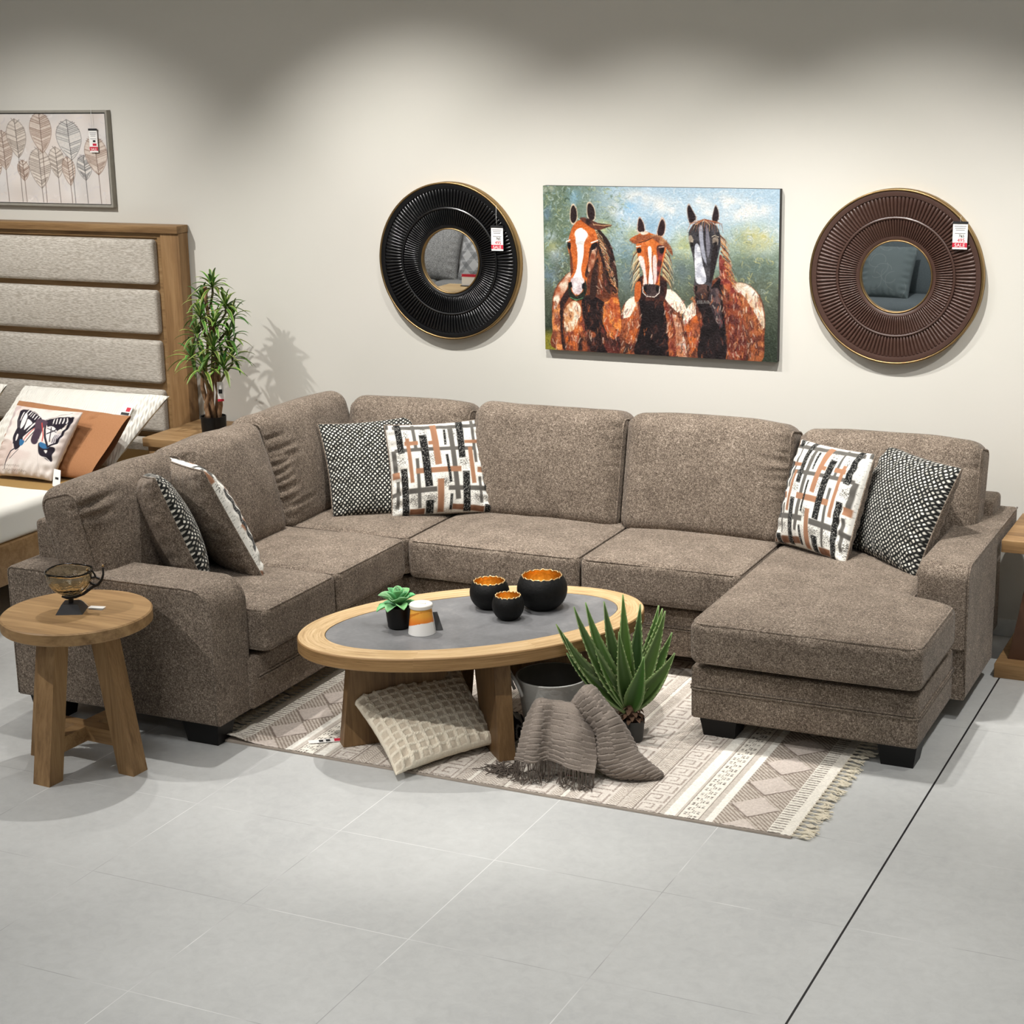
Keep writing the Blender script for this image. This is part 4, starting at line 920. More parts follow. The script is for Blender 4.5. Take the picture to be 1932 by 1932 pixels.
AG = [[-2.436, 5.984, 0.603], [-2.407, 6.087, 0.539], [-2.342, 6.152, 0.511], [-2.304, 6.081, 0.526], [-2.298, 6.139, 0.424], [-2.25, 6.04, 0.379], [-2.553, 5.795, 0.597], [-2.526, 5.841, 0.603], [-2.6, 5.739, 0.541], [-2.583, 5.758, 0.502], [-2.574, 5.773, 0.422], [-2.423, 5.913, 0.48], [-2.329, 5.925, 0.389], [-2.369, 6.183, 0.511], [-2.352, 6.169, 0.404], [-2.488, 5.926, 0.587]]
ag = empty('potted_agave', 'artificial agave with long spiky green leaves in a dark pot on the rug', 'potted plant', (-2.41, 6.02, .013))
ac = np.array([-2.425, 6.015, .150])
mb = MB(); r = random.Random(2)
for i, t in enumerate(AG):
    t = np.array(t); d = t - ac; hd = d * [1, 1, 0]; L = np.linalg.norm(d); p0 = ac + hd * .06 + [0, 0, -.01 + .004 * (i % 4)]; low = d[2] < .27
    mid = ac + d * .5 + hd * (.18 if not low else .10) * 0.4 + np.array([0, 0, -.02 if low else -.015]); pa = bez(p0, mid + hd * .12, t, 16)
    w0 = .029 if L > .3 else .033; ws = [w0 * f for f in (.62, .75, .88, .97, 1.03, 1.05, 1.0, .93, .84, .73, .61, .49, .36, .24, .12, .02)]
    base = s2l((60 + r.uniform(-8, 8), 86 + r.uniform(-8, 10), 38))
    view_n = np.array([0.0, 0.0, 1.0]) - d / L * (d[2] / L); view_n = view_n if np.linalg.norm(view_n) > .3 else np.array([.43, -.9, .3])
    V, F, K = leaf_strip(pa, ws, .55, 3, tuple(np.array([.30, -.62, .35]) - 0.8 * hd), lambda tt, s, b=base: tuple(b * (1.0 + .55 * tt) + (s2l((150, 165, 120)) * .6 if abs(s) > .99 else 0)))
    # tiny teeth on the margins
    V = np.array(V); mm = 7
    mb.add(V, F, col=K)
    for k in range(3, 13):
        for j in (0, mm - 1):
            e = V[k * mm + j]; e2 = V[(k + 1) * mm + j]; inn = V[k * mm + 3]; out = (e - inn); out = out / (np.linalg.norm(out) + 1e-9) * .0035; b0 = len(mb.V)
            mb.add([e * .8 + e2 * .2, e * .5 + e2 * .5, (e + e2) / 2 + out + (e2 - e) * .3], [(0, 1, 2)], col=s2l((150, 160, 110)))
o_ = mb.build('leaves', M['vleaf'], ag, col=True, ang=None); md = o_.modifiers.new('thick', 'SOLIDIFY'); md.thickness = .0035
MB().lathe([(0, 0), (.036, 0), (.038, .004), (.046, .085), (.043, .085), (.041, .075), (0, .072)], 40, (-2.412, 6.02, .013)).build('pot', plain('dark_grey_pot', rgb(48, 48, 46), .6), ag)
mb = MB(); mb.tube([(-2.412, 6.02, .08), (-2.418, 6.017, .13), (-2.425, 6.015, .17)], [.022, .026, .018], 12)
for k in range(30):
    a = k * 2.4; z = .095 + .055 * k / 30; c_ = np.array([-2.414 - .01 * k / 30, 6.019, z]); d = np.array([math.cos(a), math.sin(a), 0]); pa = bez(c_ + d * .015, c_ + d * .04 + [0, 0, .012], c_ + d * .052 + [0, 0, -.008], 6)
    mb.add(*leaf_strip(pa, [.006, .010, .012, .010, .007, .001], .3, 1)[:2])
o_ = mb.build('dry_stem', plain('dry_brown_husk', rgb(104, 78, 60), .9, vary=.25, nscale=90), ag, ang=None); o_['label'] = 'brown stem wrapped in dry husks'

# =================================================================== ROUND MIRRORS
def ribbed_mirror(name, label, cx, cz, mat, seed=1):
    y1 = WY - .002; o = empty(name, label, 'mirror', (cx, y1, cz)); N = 124; S = N * 8; th = np.linspace(0, 2 * np.pi, S + 1)[:-1]
    prof = [(.160, .020, 0), (.170, .026, 0), (.176, .026, 0), (.1761, .024, 0), (.180, .024, 1), (.200, .027, 1), (.225, .030, 1), (.249, .033, 1), (.253, .033, 0), (.2531, .040, 0), (.258, .042, 0), (.2625, .040, 0), (.2626, .034, 0), (.266, .034, 1), (.29, .036, 1), (.32, .038, 1), (.347, .040, 1), (.351, .040, 0), (.3511, .045, 0), (.362, .047, 0), (.372, .046, 0), (.373, .0, 0)]
    rib = np.abs(np.sin(th * N / 2)) ** .7; V = np.zeros((len(prof), S, 3))
    for i, (r, d, k) in enumerate(prof):
        dep = d + (rib * .0095 - .0055) * k
        V[i, :, 0] = cx + r * np.cos(th); V[i, :, 2] = cz + r * np.sin(th); V[i, :, 1] = y1 - dep
    i = np.arange(len(prof) - 1)[:, None] * S; j = np.arange(S)[None, :]; F = np.stack([i + j, i + (j + 1) % S, i + S + (j + 1) % S, i + S + j], -1).reshape(-1, 4)
    make('ribbed_frame', V, F, mat, o, ang=40)
    def ring(r0, r1, d0, d1, nm):
        V, F = lathe([(r0, d0), (r0, d1), ((r0 + r1) / 2, d1 + .0015), (r1, d1), (r1, d0)], 144); W = np.array([(cx + v[0], y1 - v[2], cz + v[1]) for v in V]); make(nm, W, [f[::-1] for f in F if len(f) == 4], M['brass'], o)
    ring(.374, .383, 0, .046, 'outer_rim'); ring(.154, .1605, .0, .024, 'inner_rim')
    n = NT('mirror_glass'); f = n.noise(n.coord(), 2, 1); n.base(n.ramp(f, [(0, (.86, .87, .87, 1)), (1, (.88, .89, .89, 1))])); mm = n.set(Metallic=1.0, Roughness=.01)
    V, F = lathe([(0, .012), (.156, .012)], 96); W = np.array([(cx + v[0], y1 - v[2], cz + v[1]) for v in V]); make('mirror_glass', W, [tuple(range(96, 192))], mm, o, False)
    return o
ribbed_mirror('wall_mirror', 'round wall mirror in a black ribbed frame with thin brass rim', -4.087, 1.590, plain('black_gloss', rgb(6, 6, 8), .3, .0, .6))
ribbed_mirror('wall_mirror', 'round wall mirror in a brown ribbed frame with thin brass rim', -1.892, 1.590, plain('brown_lacquer', rgb(70, 48, 40), .38, .0, .6))

def sale_tag(label, x0, x1, z0, z1, y, hang, p1='765', p2='495'):
    o = empty('price_tag', label, 'price tag', ((x0 + x1) / 2, y, z0), 0, 'price tags on the wall pieces'); w = x1 - x0; h = z1 - z0; cx = (x0 + x1) / 2
    MB().box(x0, x1, y, y + .0012, z0, z1).build('card', M['paper'], o, False)
    MB().box(x0 - .001, x1 + .001, y - .002, y + .002, z1 - h * .07, z1 + .002).build('clip', M['ink'], o, False)
    MB().box(x0, x1, y - .0008, y, z0 + h * .07, z0 + h * .24).build('sale_band', M['red'], o, False)
    mb = MB()
    for i, (f, ww) in enumerate([(.84, .8), (.77, .7), (.70, .6), (.58, .72)]): mb.box(cx - w * ww / 2, cx + w * ww / 2, y - .0006, y, z0 + h * f - .0012, z0 + h * f + .0012)
    mb.build('small_print', plain('grey_print', rgb(120, 118, 120), .7), o, False)
    X = (1, 0, 0); Z = (0, 0, 1)
    text_mesh('SALE', w * .34, (cx, y - .0012, z0 + h * .085), X, Z, M['paper'], 'sale_text', o)
    if p2 is None: MB().box(cx - w * .1, cx + w * .35, y - .0008, y, z0 + h * .28, z0 + h * .38).build('price_print', M['red'], o, False); MB().box(cx - w * .05, cx + w * .25, y - .0008, y, z0 + h * .44, z0 + h * .52).build('price_print', M['ink'], o, False)
    else: text_mesh(p2, w * .34, (cx + w * .08, y - .0008, z0 + h * .27), X, Z, M['red'], 'price_text', o)
    if p1: text_mesh(p1, w * .26, (cx + w * .10, y - .0008, z0 + h * .44), X, Z, M['ink'], 'price_text', o)
    V, F = tube([(cx, y - .001, z1 - .002), (hang[0] * .5 + cx * .5, y - .006, (hang[1] + z1) / 2), (hang[0], y - .001, hang[1])], .0008, 5); make('string', V, F, M['string'], o)
sale_tag('white sale tag hanging on the black round mirror', -3.843, -3.780, 1.652, 1.770, WY - .060, (-3.812, 1.868))
sale_tag('white sale tag hanging on the brown round mirror', -1.645, -1.582, 1.722, 1.838, WY - .060, (-1.612, 1.862))

# =================================================================== HORSE PAINTING
def horses():
    c = Canvas(560, 374, (112, 128, 112)); c.map([(103, 118), (1825, 148), (1800, 1398), (110, 1303)]); W, H = c.w, c.h
    yy, xx = np.mgrid[0:H, 0:W]; q = np.stack([xx, yy], -1)
    def wash(mask, col, a=1.0): c.a[:] = c.a * (1 - (mask * a)[..., None]) + np.array(col, float) * (mask * a)[..., None]
    U = xx / W; Vv = yy / H; nz = vnoise(q, .03, 1); nz2 = vnoise(q, .08, 2)
    wash(sstep(.10, .40, U + .1 * nz) * (1 - sstep(.30, .46, Vv + .08 * nz)), (168, 192, 208))
    wash(sstep(.0, 1, 1 - U / .30 + .3 * nz) * (1 - sstep(.5, .7, Vv)), (92, 108, 88), .85)
    wash(sstep(.40, .62, Vv + .12 * nz), (84, 92, 78)); wash(sstep(.58, .88, Vv + .08 * nz), (44, 52, 42))
    wash((1 - sstep(.04, .14, U)) * sstep(.85, .93, Vv), (128, 122, 44))
    for x, y, rx, ry, col in [(1650, 510, 150, 110, (196, 178, 92)), (1120, 560, 80, 110, (166, 166, 88)), (760, 470, 80, 70, (168, 172, 120)), (540, 420, 60, 60, (186, 190, 120)), (170, 560, 60, 50, (160, 160, 92)), (1480, 560, 150, 120, (132, 144, 112)), (1600, 700, 200, 90, (98, 116, 110)), (700, 620, 90, 120, (104, 128, 132)), (1100, 720, 90, 110, (90, 104, 110)), (720, 800, 90, 120, (96, 112, 118)), (150, 480, 50, 50, (176, 190, 196)), (190, 620, 60, 70, (148, 160, 164)), (150, 760, 60, 80, (112, 136, 156)), (330, 200, 60, 60, (124, 166, 194)), (130, 320, 40, 60, (92, 116, 140)), (720, 270, 60, 50, (116, 172, 214)), (880, 400, 80, 60, (126, 160, 184)), (1250, 440, 120, 50, (150, 166, 178))]:
        p = c.t([(x, y)])[0]; d = ((xx - p[0]) / (rx * .325)) ** 2 + ((yy - p[1]) / (ry * .30)) ** 2; wash(np.exp(-d * 1.1) * (.75 + .25 * nz2), col, .9)
    for x, y, rx, ry in [(780, 200, 150, 50), (960, 260, 130, 60), (1060, 290, 90, 40), (1250, 240, 90, 60), (1450, 240, 130, 60), (1560, 290, 170, 70), (1500, 340, 150, 40), (1680, 300, 70, 40), (640, 290, 70, 60), (1300, 320, 120, 30), (140, 150, 60, 30)]:
        p = c.t([(x, y)])[0]; d = ((xx - p[0]) / (rx * .325)) ** 2 + ((yy - p[1]) / (ry * .30)) ** 2; wash(np.exp(-d * 1.3) * np.clip(.7 + .5 * nz2, 0, 1), (228, 224, 216), .85)
    c.dabs(700, 0, W * .36, 0, H * .62, [(188, 204, 206), (120, 150, 160), (84, 104, 76), (60, 76, 58), (176, 184, 150), (134, 162, 176), (150, 158, 110)], 12, 2.2, None, .55, 3, .9)
    c.dabs(420, W * .34, W, H * .02, H * .30, [(232, 230, 224), (206, 212, 214), (150, 182, 204), (188, 198, 204)], 14, 2.2, None, .45, 4, .8)
    c.dabs(520, W * .36, W, H * .28, H * .62, [(176, 172, 120), (132, 148, 120), (108, 128, 130), (200, 190, 120), (92, 104, 88), (164, 176, 170)], 13, 2.0, None, .5, 5, .8)
    c.dabs(500, 0, W, H * .60, H, [(60, 70, 56), (38, 44, 36), (84, 94, 74), (104, 112, 100)], 13, 2.0, 1.4, .5, 6, .3)
    CR, OR, OR2, BR_, DB, DK, WH, PK = (232, 220, 202), (190, 98, 46), (214, 128, 60), (124, 66, 40), (72, 42, 32), (30, 20, 20), (244, 240, 236), (158, 84, 62)
    P, St = c.poly, c.stroke
    # ---- right horse: rump, body
    P([(1440, 850), (1480, 822), (1560, 822), (1630, 862), (1690, 950), (1714, 1080), (1708, 1200), (1690, 1385), (1540, 1378), (1500, 1100)], (150, 86, 52), c2=(98, 52, 38), vary=16)
    P([(1460, 835), (1540, 820), (1620, 858), (1680, 945), (1708, 1080), (1702, 1150), (1660, 1080), (1600, 970), (1540, 900), (1480, 880)], (224, 216, 202), c2=(200, 176, 150), vary=14)
    P([(1110, 1130), (1130, 1030), (1190, 960), (1220, 900), (1385, 775), (1460, 850), (1525, 960), (1562, 1100), (1585, 1382), (1110, 1360)], (112, 60, 40), c2=(72, 40, 32), vary=14)
    P([(1205, 930), (1300, 880), (1390, 790), (1405, 950), (1425, 1378), (1230, 1372), (1240, 1200), (1260, 1080)], (34, 26, 28), c2=(22, 16, 18), vary=6)
    P([(1192, 962), (1212, 1040), (1180, 1110), (1150, 1165), (1112, 1150), (1132, 1030)], (232, 222, 204), vary=10)
    P([(1150, 1110), (1215, 1060), (1240, 1190), (1200, 1300), (1160, 1340), (1118, 1250), (1115, 1170)], OR, c2=(150, 80, 52), vary=16)
    P([(1410, 980), (1500, 960), (1560, 1080), (1575, 1200), (1565, 1370), (1450, 1370), (1440, 1150)], (126, 62, 42), c2=(86, 40, 36), vary=16)
    P([(1385, 620), (1440, 700), (1480, 840), (1540, 980), (1500, 960), (1440, 880), (1390, 790)], (170, 84, 54), c2=(120, 50, 44), vary=14)
    P([(1300, 900), (1370, 860), (1395, 1000), (1400, 1150), (1340, 1060)], (92, 74, 74), c2=(50, 42, 46), vary=8)
    for k in range(46):
        t = k / 45; x, y = 1390 + 70 * t + 10 * math.sin(k), 470 + 330 * t; St([(x - 12, y), (x + 26, y + 36), (x + 40 + 12 * math.sin(k * 2), y + 78)], 2.6, [(196, 162, 118), (150, 88, 52), (60, 36, 30), (186, 112, 66)][k % 4], .9, taper=True)
    P([(1190, 410), (1230, 385), (1330, 388), (1380, 440), (1392, 540), (1372, 640), (1342, 760), (1322, 860), (1300, 930), (1262, 950), (1215, 922), (1195, 860), (1205, 760), (1192, 640), (1168, 540), (1162, 460)], (66, 64, 68), c2=(44, 42, 46), vary=10)
    P([(1205, 560), (1238, 556), (1262, 680), (1288, 800), (1250, 835), (1215, 815), (1206, 760)], (222, 222, 228), c2=(176, 178, 188), vary=10)
    P([(1236, 420), (1262, 420), (1270, 540), (1290, 680), (1262, 640), (1242, 540)], (150, 152, 164), vary=10); P([(1330, 590), (1372, 560), (1345, 750), (1312, 820)], (34, 28, 30))
    P([(1285, 420), (1300, 420), (1318, 560), (1300, 640), (1288, 560)], (112, 110, 120), vary=8)
    P([(1196, 850), (1255, 832), (1312, 850), (1302, 925), (1258, 950), (1212, 922)], (84, 60, 54), c2=(50, 38, 38)); St([(1205, 885), (1218, 915), (1262, 945), (1300, 925), (1315, 880)], 2.6, (30, 22, 22)); P([(1205, 850), (1222, 845), (1220, 880), (1208, 880)], (20, 15, 16)); P([(1290, 850), (1306, 845), (1306, 880), (1294, 882)], (20, 15, 16))
    P([(1160, 490), (1180, 480), (1195, 515), (1185, 545), (1168, 535)], (150, 138, 122), vary=14); P([(1172, 530), (1194, 535), (1188, 556), (1174, 550)], (18, 14, 15)); P([(1335, 500), (1365, 492), (1378, 520), (1362, 555), (1338, 548)], (128, 116, 104), vary=14); St([(1330, 490), (1350, 480), (1378, 492)], 1.6, (186, 172, 152)); P([(1340, 535), (1366, 528), (1364, 552), (1346, 556)], (16, 12, 14))
    for ear in ([(1158, 375), (1148, 285), (1165, 250), (1195, 300), (1222, 362), (1178, 402)], [(1328, 372), (1344, 290), (1358, 258), (1380, 300), (1382, 360), (1356, 408)]):
        P(ear, (182, 168, 158)); m = np.mean(ear, 0); P([tuple(m + (np.array(e) - m) * .84) for e in ear], (36, 24, 26))
    for k in range(14): t = k / 13; St([(1275, 365), (1175 + 225 * t, 395 + 10 * math.sin(k)), (1150 + 262 * t, 455 + 12 * math.sin(k * 2))], 2.6, [(166, 100, 66), (120, 66, 44), (200, 160, 120)][k % 3], .85, taper=True)
    for k in range(10): St([(1225 + 8 * k, 950), (1222 + 9 * k, 972)], .9, (190, 186, 180), .8)
    # ---- middle horse
    P([(980, 880), (1060, 890), (1140, 1000), (1105, 1050), (1140, 1362), (650, 1330), (668, 1050), (700, 960), (770, 920), (800, 880)], (128, 68, 42), c2=(84, 44, 34), vary=16)
    P([(990, 870), (1060, 890), (1142, 1005), (1100, 1045), (1040, 1000), (985, 930)], (236, 226, 208), vary=10)
    P([(1040, 1060), (1090, 1080), (1120, 1200), (1145, 1355), (1080, 1355), (1050, 1220)], (214, 202, 190), c2=(170, 110, 80), vary=18)
    P([(700, 965), (768, 920), (778, 990), (740, 1050), (716, 1090), (684, 1070)], (234, 222, 204), vary=10); P([(684, 1080), (740, 1060), (780, 980), (800, 1080), (780, 1180), (740, 1260), (670, 1230), (660, 1130)], OR, c2=(146, 78, 50), vary=18)
    P([(800, 900), (950, 920), (990, 1000), (1005, 1120), (1010, 1352), (770, 1345), (790, 1200), (815, 1080)], (32, 22, 24), c2=(20, 14, 16), vary=6); P([(975, 960), (1020, 1020), (1060, 1150), (1060, 1340), (1015, 1340), (1000, 1120)], (170, 92, 54), c2=(110, 50, 40), vary=16)
    P([(800, 780), (985, 780), (985, 940), (890, 950), (790, 930)], (66, 36, 30), c2=(40, 24, 24)); P([(770, 830), (812, 820), (806, 930), (768, 960)], (182, 92, 44), vary=12)
    P([(660, 1250), (740, 1290), (700, 1330), (650, 1330)], (60, 40, 34)); 
    for k in range(22):
        t = k / 21; St([(800, 560 + 220 * t), (768 - 10 * math.sin(k), 610 + 220 * t), (742 + 12 * math.sin(k * 3), 680 + 215 * t)], 2.6, [(206, 182, 138), (168, 128, 84), (70, 46, 36), (222, 204, 168)][k % 4], .9, taper=True)
        St([(972, 560 + 220 * t), (1012 + 8 * math.sin(k), 610 + 220 * t), (1040 + 12 * math.sin(k * 3), 690 + 205 * t)], 2.6, [(196, 164, 116), (120, 70, 48), (54, 34, 30), (216, 194, 150)][k % 4], .9, taper=True)
    P([(790, 480), (840, 452), (900, 468), (960, 488), (1002, 540), (982, 640), (952, 760), (946, 860), (912, 916), (860, 912), (824, 862), (830, 760), (802, 660), (780, 570)], OR, c2=(204, 112, 52), vary=14)
    P([(930, 560), (985, 560), (968, 660), (945, 770), (925, 830), (915, 740), (935, 660)], (66, 34, 32), c2=(150, 64, 58)); P([(795, 640), (832, 640), (850, 760), (856, 840), (828, 850), (832, 760)], (226, 208, 202), vary=10); P([(900, 640), (926, 636), (928, 780), (912, 835), (898, 820)], (220, 196, 190), vary=12)
    P([(864, 572), (890, 572), (890, 700), (902, 835), (868, 835), (876, 700)], WH, vary=6); St([(858, 600), (866, 700), (862, 830)], 1.6, (90, 44, 34)); St([(898, 600), (898, 720), (906, 830)], 1.4, (100, 52, 40)); St([(840, 560), (850, 680), (858, 800)], 1.8, (170, 84, 44))
    P([(828, 838), (940, 838), (944, 885), (905, 920), (858, 912)], (66, 52, 52), c2=(44, 34, 36)); P([(832, 850), (850, 842), (852, 880), (838, 885)], (14, 10, 12)); P([(920, 850), (940, 845), (940, 882), (924, 886)], (14, 10, 12)); St([(826, 850), (826, 890), (852, 918), (910, 924), (944, 896), (950, 850)], 1.6, (226, 216, 206))
    P([(785, 575), (812, 570), (815, 600), (790, 605)], (20, 14, 16)); P([(950, 580), (980, 572), (975, 606), (955, 608)], (20, 14, 16)); St([(780, 560), (812, 556)], 2.2, (238, 230, 220)); St([(945, 566), (985, 560)], 1.8, (224, 206, 190))
    for ear in ([(790, 455), (792, 370), (810, 345), (840, 400), (842, 462)], [(928, 474), (950, 380), (975, 350), (996, 400), (986, 470), (960, 496)]):
        P(ear, (204, 176, 158)); m = np.mean(ear, 0); P([tuple(m + (np.array(e) - m) * .82) for e in ear], (42, 26, 28))
    P([(732, 508), (800, 470), (850, 452), (890, 478), (870, 510), (820, 528), (770, 540)], (188, 100, 48), c2=(140, 76, 46), vary=14); P([(880, 480), (960, 486), (1030, 560), (1042, 625), (990, 565), (930, 525)], (112, 62, 42), c2=(180, 130, 90), vary=14); St([(800, 532), (850, 520), (892, 500)], 2.0, (60, 36, 30)); P([(808, 458), (840, 452), (870, 462), (830, 476)], (214, 202, 184))
    # ---- left horse
    P([(165, 960), (190, 860), (250, 780), (300, 742), (340, 780), (400, 900), (470, 760), (500, 540), (580, 520), (630, 700), (640, 880), (666, 1045), (660, 1332), (190, 1302), (166, 1150)], (150, 78, 42), c2=(104, 54, 36), vary=16)
    P([(380, 950), (470, 900), (545, 960), (562, 1150), (565, 1325), (380, 1318), (400, 1150)], (36, 24, 24), c2=(24, 16, 18), vary=6)
    P([(255, 1010), (320, 950), (372, 1000), (360, 1120), (310, 1210), (262, 1190), (248, 1080)], (232, 216, 192), c2=(196, 140, 96), vary=14); P([(262, 1190), (320, 1160), (372, 1060), (400, 1150), (340, 1290), (250, 1290)], OR, c2=(120, 60, 44), vary=16); P([(360, 1190), (440, 1160), (500, 1200), (480, 1320), (350, 1316)], (142, 74, 46), c2=(40, 26, 26), vary=12)
    P([(172, 960), (200, 860), (260, 780), (298, 745), (300, 800), (262, 880), (215, 960), (190, 1040)], (226, 212, 192), c2=(170, 96, 64), vary=14); P([(168, 1040), (215, 980), (240, 1060), (215, 1160), (235, 1290), (196, 1296), (166, 1150)], (216, 140, 82), c2=(120, 62, 44), vary=16); P([(225, 960), (285, 860), (300, 900), (250, 1000), (240, 1150), (262, 1290), (238, 1290), (222, 1120)], (44, 28, 28))
    P([(560, 950), (638, 930), (664, 1080), (655, 1200), (600, 1235), (535, 1120), (540, 1000)], OR2, c2=(166, 78, 44), vary=16); P([(520, 1130), (600, 1230), (650, 1210), (655, 1325), (570, 1325), (530, 1240)], (92, 42, 36), c2=(56, 30, 28), vary=10)
    P([(400, 880), (440, 740), (500, 540), (560, 700), (600, 880), (560, 960), (480, 920)], (122, 66, 38), c2=(88, 46, 32), vary=12); P([(455, 760), (500, 640), (500, 800), (480, 920), (440, 930)], (48, 30, 26)); P([(540, 700), (575, 780), (590, 900), (550, 860), (535, 780)], (54, 34, 28))
    P([(500, 440), (545, 470), (600, 560), (635, 720), (645, 880), (600, 880), (560, 760), (520, 640), (498, 540)], (40, 26, 24), vary=8)
    for k in range(60):
        t = k / 59; x, y = 500 + 110 * t, 450 + 380 * t; St([(x - 10, y - 6), (x + 22 + 8 * math.sin(k), y + 30), (x + 42 + 10 * math.sin(k * 2), y + 72)], 2.8, [(214, 194, 156), (46, 30, 28), (176, 144, 104), (30, 20, 20), (190, 120, 72)][k % 5], .92, taper=True)
    P([(298, 470), (325, 405), (370, 368), (430, 380), (480, 440), (502, 520), (492, 600), (445, 700), (422, 790), (412, 880), (380, 932), (330, 932), (288, 888), (290, 820), (312, 740), (300, 640), (280, 560)], (202, 104, 44), c2=(178, 88, 38), vary=12)
    P([(448, 560), (502, 530), (492, 620), (448, 705), (424, 780), (405, 760), (430, 660)], (52, 30, 26), c2=(110, 60, 40)); P([(455, 600), (488, 580), (470, 690), (440, 740), (428, 720)], (196, 150, 120), c2=(130, 66, 44)); P([(290, 560), (310, 620), (318, 740), (302, 760), (298, 660)], (96, 50, 34))
    P([(334, 455), (380, 425), (430, 472), (402, 530), (396, 620), (378, 720), (388, 805), (370, 880), (335, 880), (315, 800), (345, 720), (352, 620), (342, 525)], WH, vary=5); P([(342, 520), (398, 520), (392, 545), (348, 545)], (212, 210, 208))
    P([(300, 800), (335, 780), (395, 790), (392, 860), (360, 905), (318, 890)], (226, 222, 222), c2=(196, 178, 180), vary=8)
    P([(284, 818), (300, 850), (312, 890), (345, 915), (385, 885), (398, 845), (408, 800), (418, 868), (392, 935), (342, 950), (290, 918)], (30, 36, 30)); P([(290, 820), (306, 815), (310, 850), (296, 850)], (16, 14, 16)); P([(382, 835), (402, 820), (402, 856), (386, 866)], (16, 14, 16)); St([(296, 925), (340, 946), (388, 930)], 1.3, (96, 160, 110))
    P([(280, 535), (302, 532), (302, 575), (286, 575)], (22, 16, 18)); P([(455, 545), (495, 530), (490, 572), (458, 580)], (24, 16, 18)); St([(272, 522), (298, 512)], 2.4, (240, 234, 226)); St([(452, 532), (500, 515)], 2.6, (238, 230, 222)); St([(458, 590), (492, 575)], 1.6, (226, 206, 190))
    for ear in ([(300, 372), (303, 285), (325, 250), (350, 290), (352, 362), (325, 402)], [(424, 335), (424, 252), (450, 238), (482, 290), (482, 362), (450, 384)]):
        P(ear, (206, 186, 160)); m = np.mean(ear, 0); P([tuple(m + (np.array(e) - m) * .84) for e in ear], (36, 22, 22))
    P([(372, 358), (420, 352), (500, 388), (604, 404), (560, 425), (500, 440), (440, 415)], (40, 24, 24), c2=(90, 50, 38)); St([(470, 400), (540, 408), (598, 404)], 1.6, (190, 150, 110))
    # loaded brush strokes over the bodies, following the form
    rr = np.random.default_rng(12)
    body = [(170, 650, 960, 1300, 1.25), (670, 1140, 960, 1340, 1.7), (1120, 1700, 900, 1370, 1.35), (480, 640, 560, 900, 1.1), (1390, 1540, 650, 950, 1.0)]
    pal = [(238, 226, 206), (206, 112, 54), (168, 84, 44), (118, 58, 38), (60, 34, 30), (222, 150, 90), (150, 60, 56), (232, 214, 188), (86, 44, 36), (34, 22, 22), (140, 96, 92)]
    for (a, b, d, e, an) in body:
        for _ in range(int((b - a) * (e - d) / 420)):
            p = c.t([(rr.uniform(a, b), rr.uniform(d, e))])[0]; ix, iy = int(np.clip(p[0], 0, W - 1)), int(np.clip(p[1], 0, H - 1)); u = c.a[iy, ix]
            if u[0] < u[1] + 8: continue          # background
            if u.sum() < 120: col = [(52, 32, 30), (24, 16, 18), (84, 48, 38)][rr.integers(3)]
            else:
                col = np.array(pal[rr.integers(len(pal))], float); col = .6 * col + .4 * u
            ang = an + rr.normal(0, .35); L = rr.uniform(5, 13); c.stroke([(p[0] - L / 2 * math.cos(ang), p[1] - L / 2 * math.sin(ang)), (p[0] + L / 2 * math.cos(ang + .3), p[1] + L / 2 * math.sin(ang + .3))], rr.uniform(1.2, 3.2), np.array(col, float), .75, raw=True)
    c.smear(5200, 6, 1.5, 12, 9, .5, lambda x, y: 1.3 + .8 * math.sin(x * .03))
    g = vnoise(np.stack([xx, yy], -1), .45, 20) + .6 * vnoise(np.stack([xx, yy], -1), .9, 21); c.a += 7 * g[..., None]
    return c, g
cv, gg = horses()
px0, px1, pz0, pz1 = -3.577, -2.420, 1.184, 1.962; yf = WY - .035
hp = empty('horse_painting', 'unframed canvas painting of three brown horses against a cloudy sky', 'painting', ((px0 + px1) / 2, WY, pz0))
MB().box(px0, px1, yf + .0005, WY, pz0, pz1, .002).build('canvas_sides', plain('dark_canvas_edge', rgb(52, 50, 48), .7), hp)
h_, w_ = cv.h, cv.w; xs = np.linspace(px0, px1, w_)[None, :] * np.ones((h_, 1)); zs = np.linspace(pz1, pz0, h_)[:, None] * np.ones((1, w_))
make('painted_front', np.stack([xs, yf - .0012 + 0 * xs - .0007 * gg, zs], -1), gridF(h_, w_, 0, True), M['vpaint'], hp, col=cv.get().reshape(-1, 3))

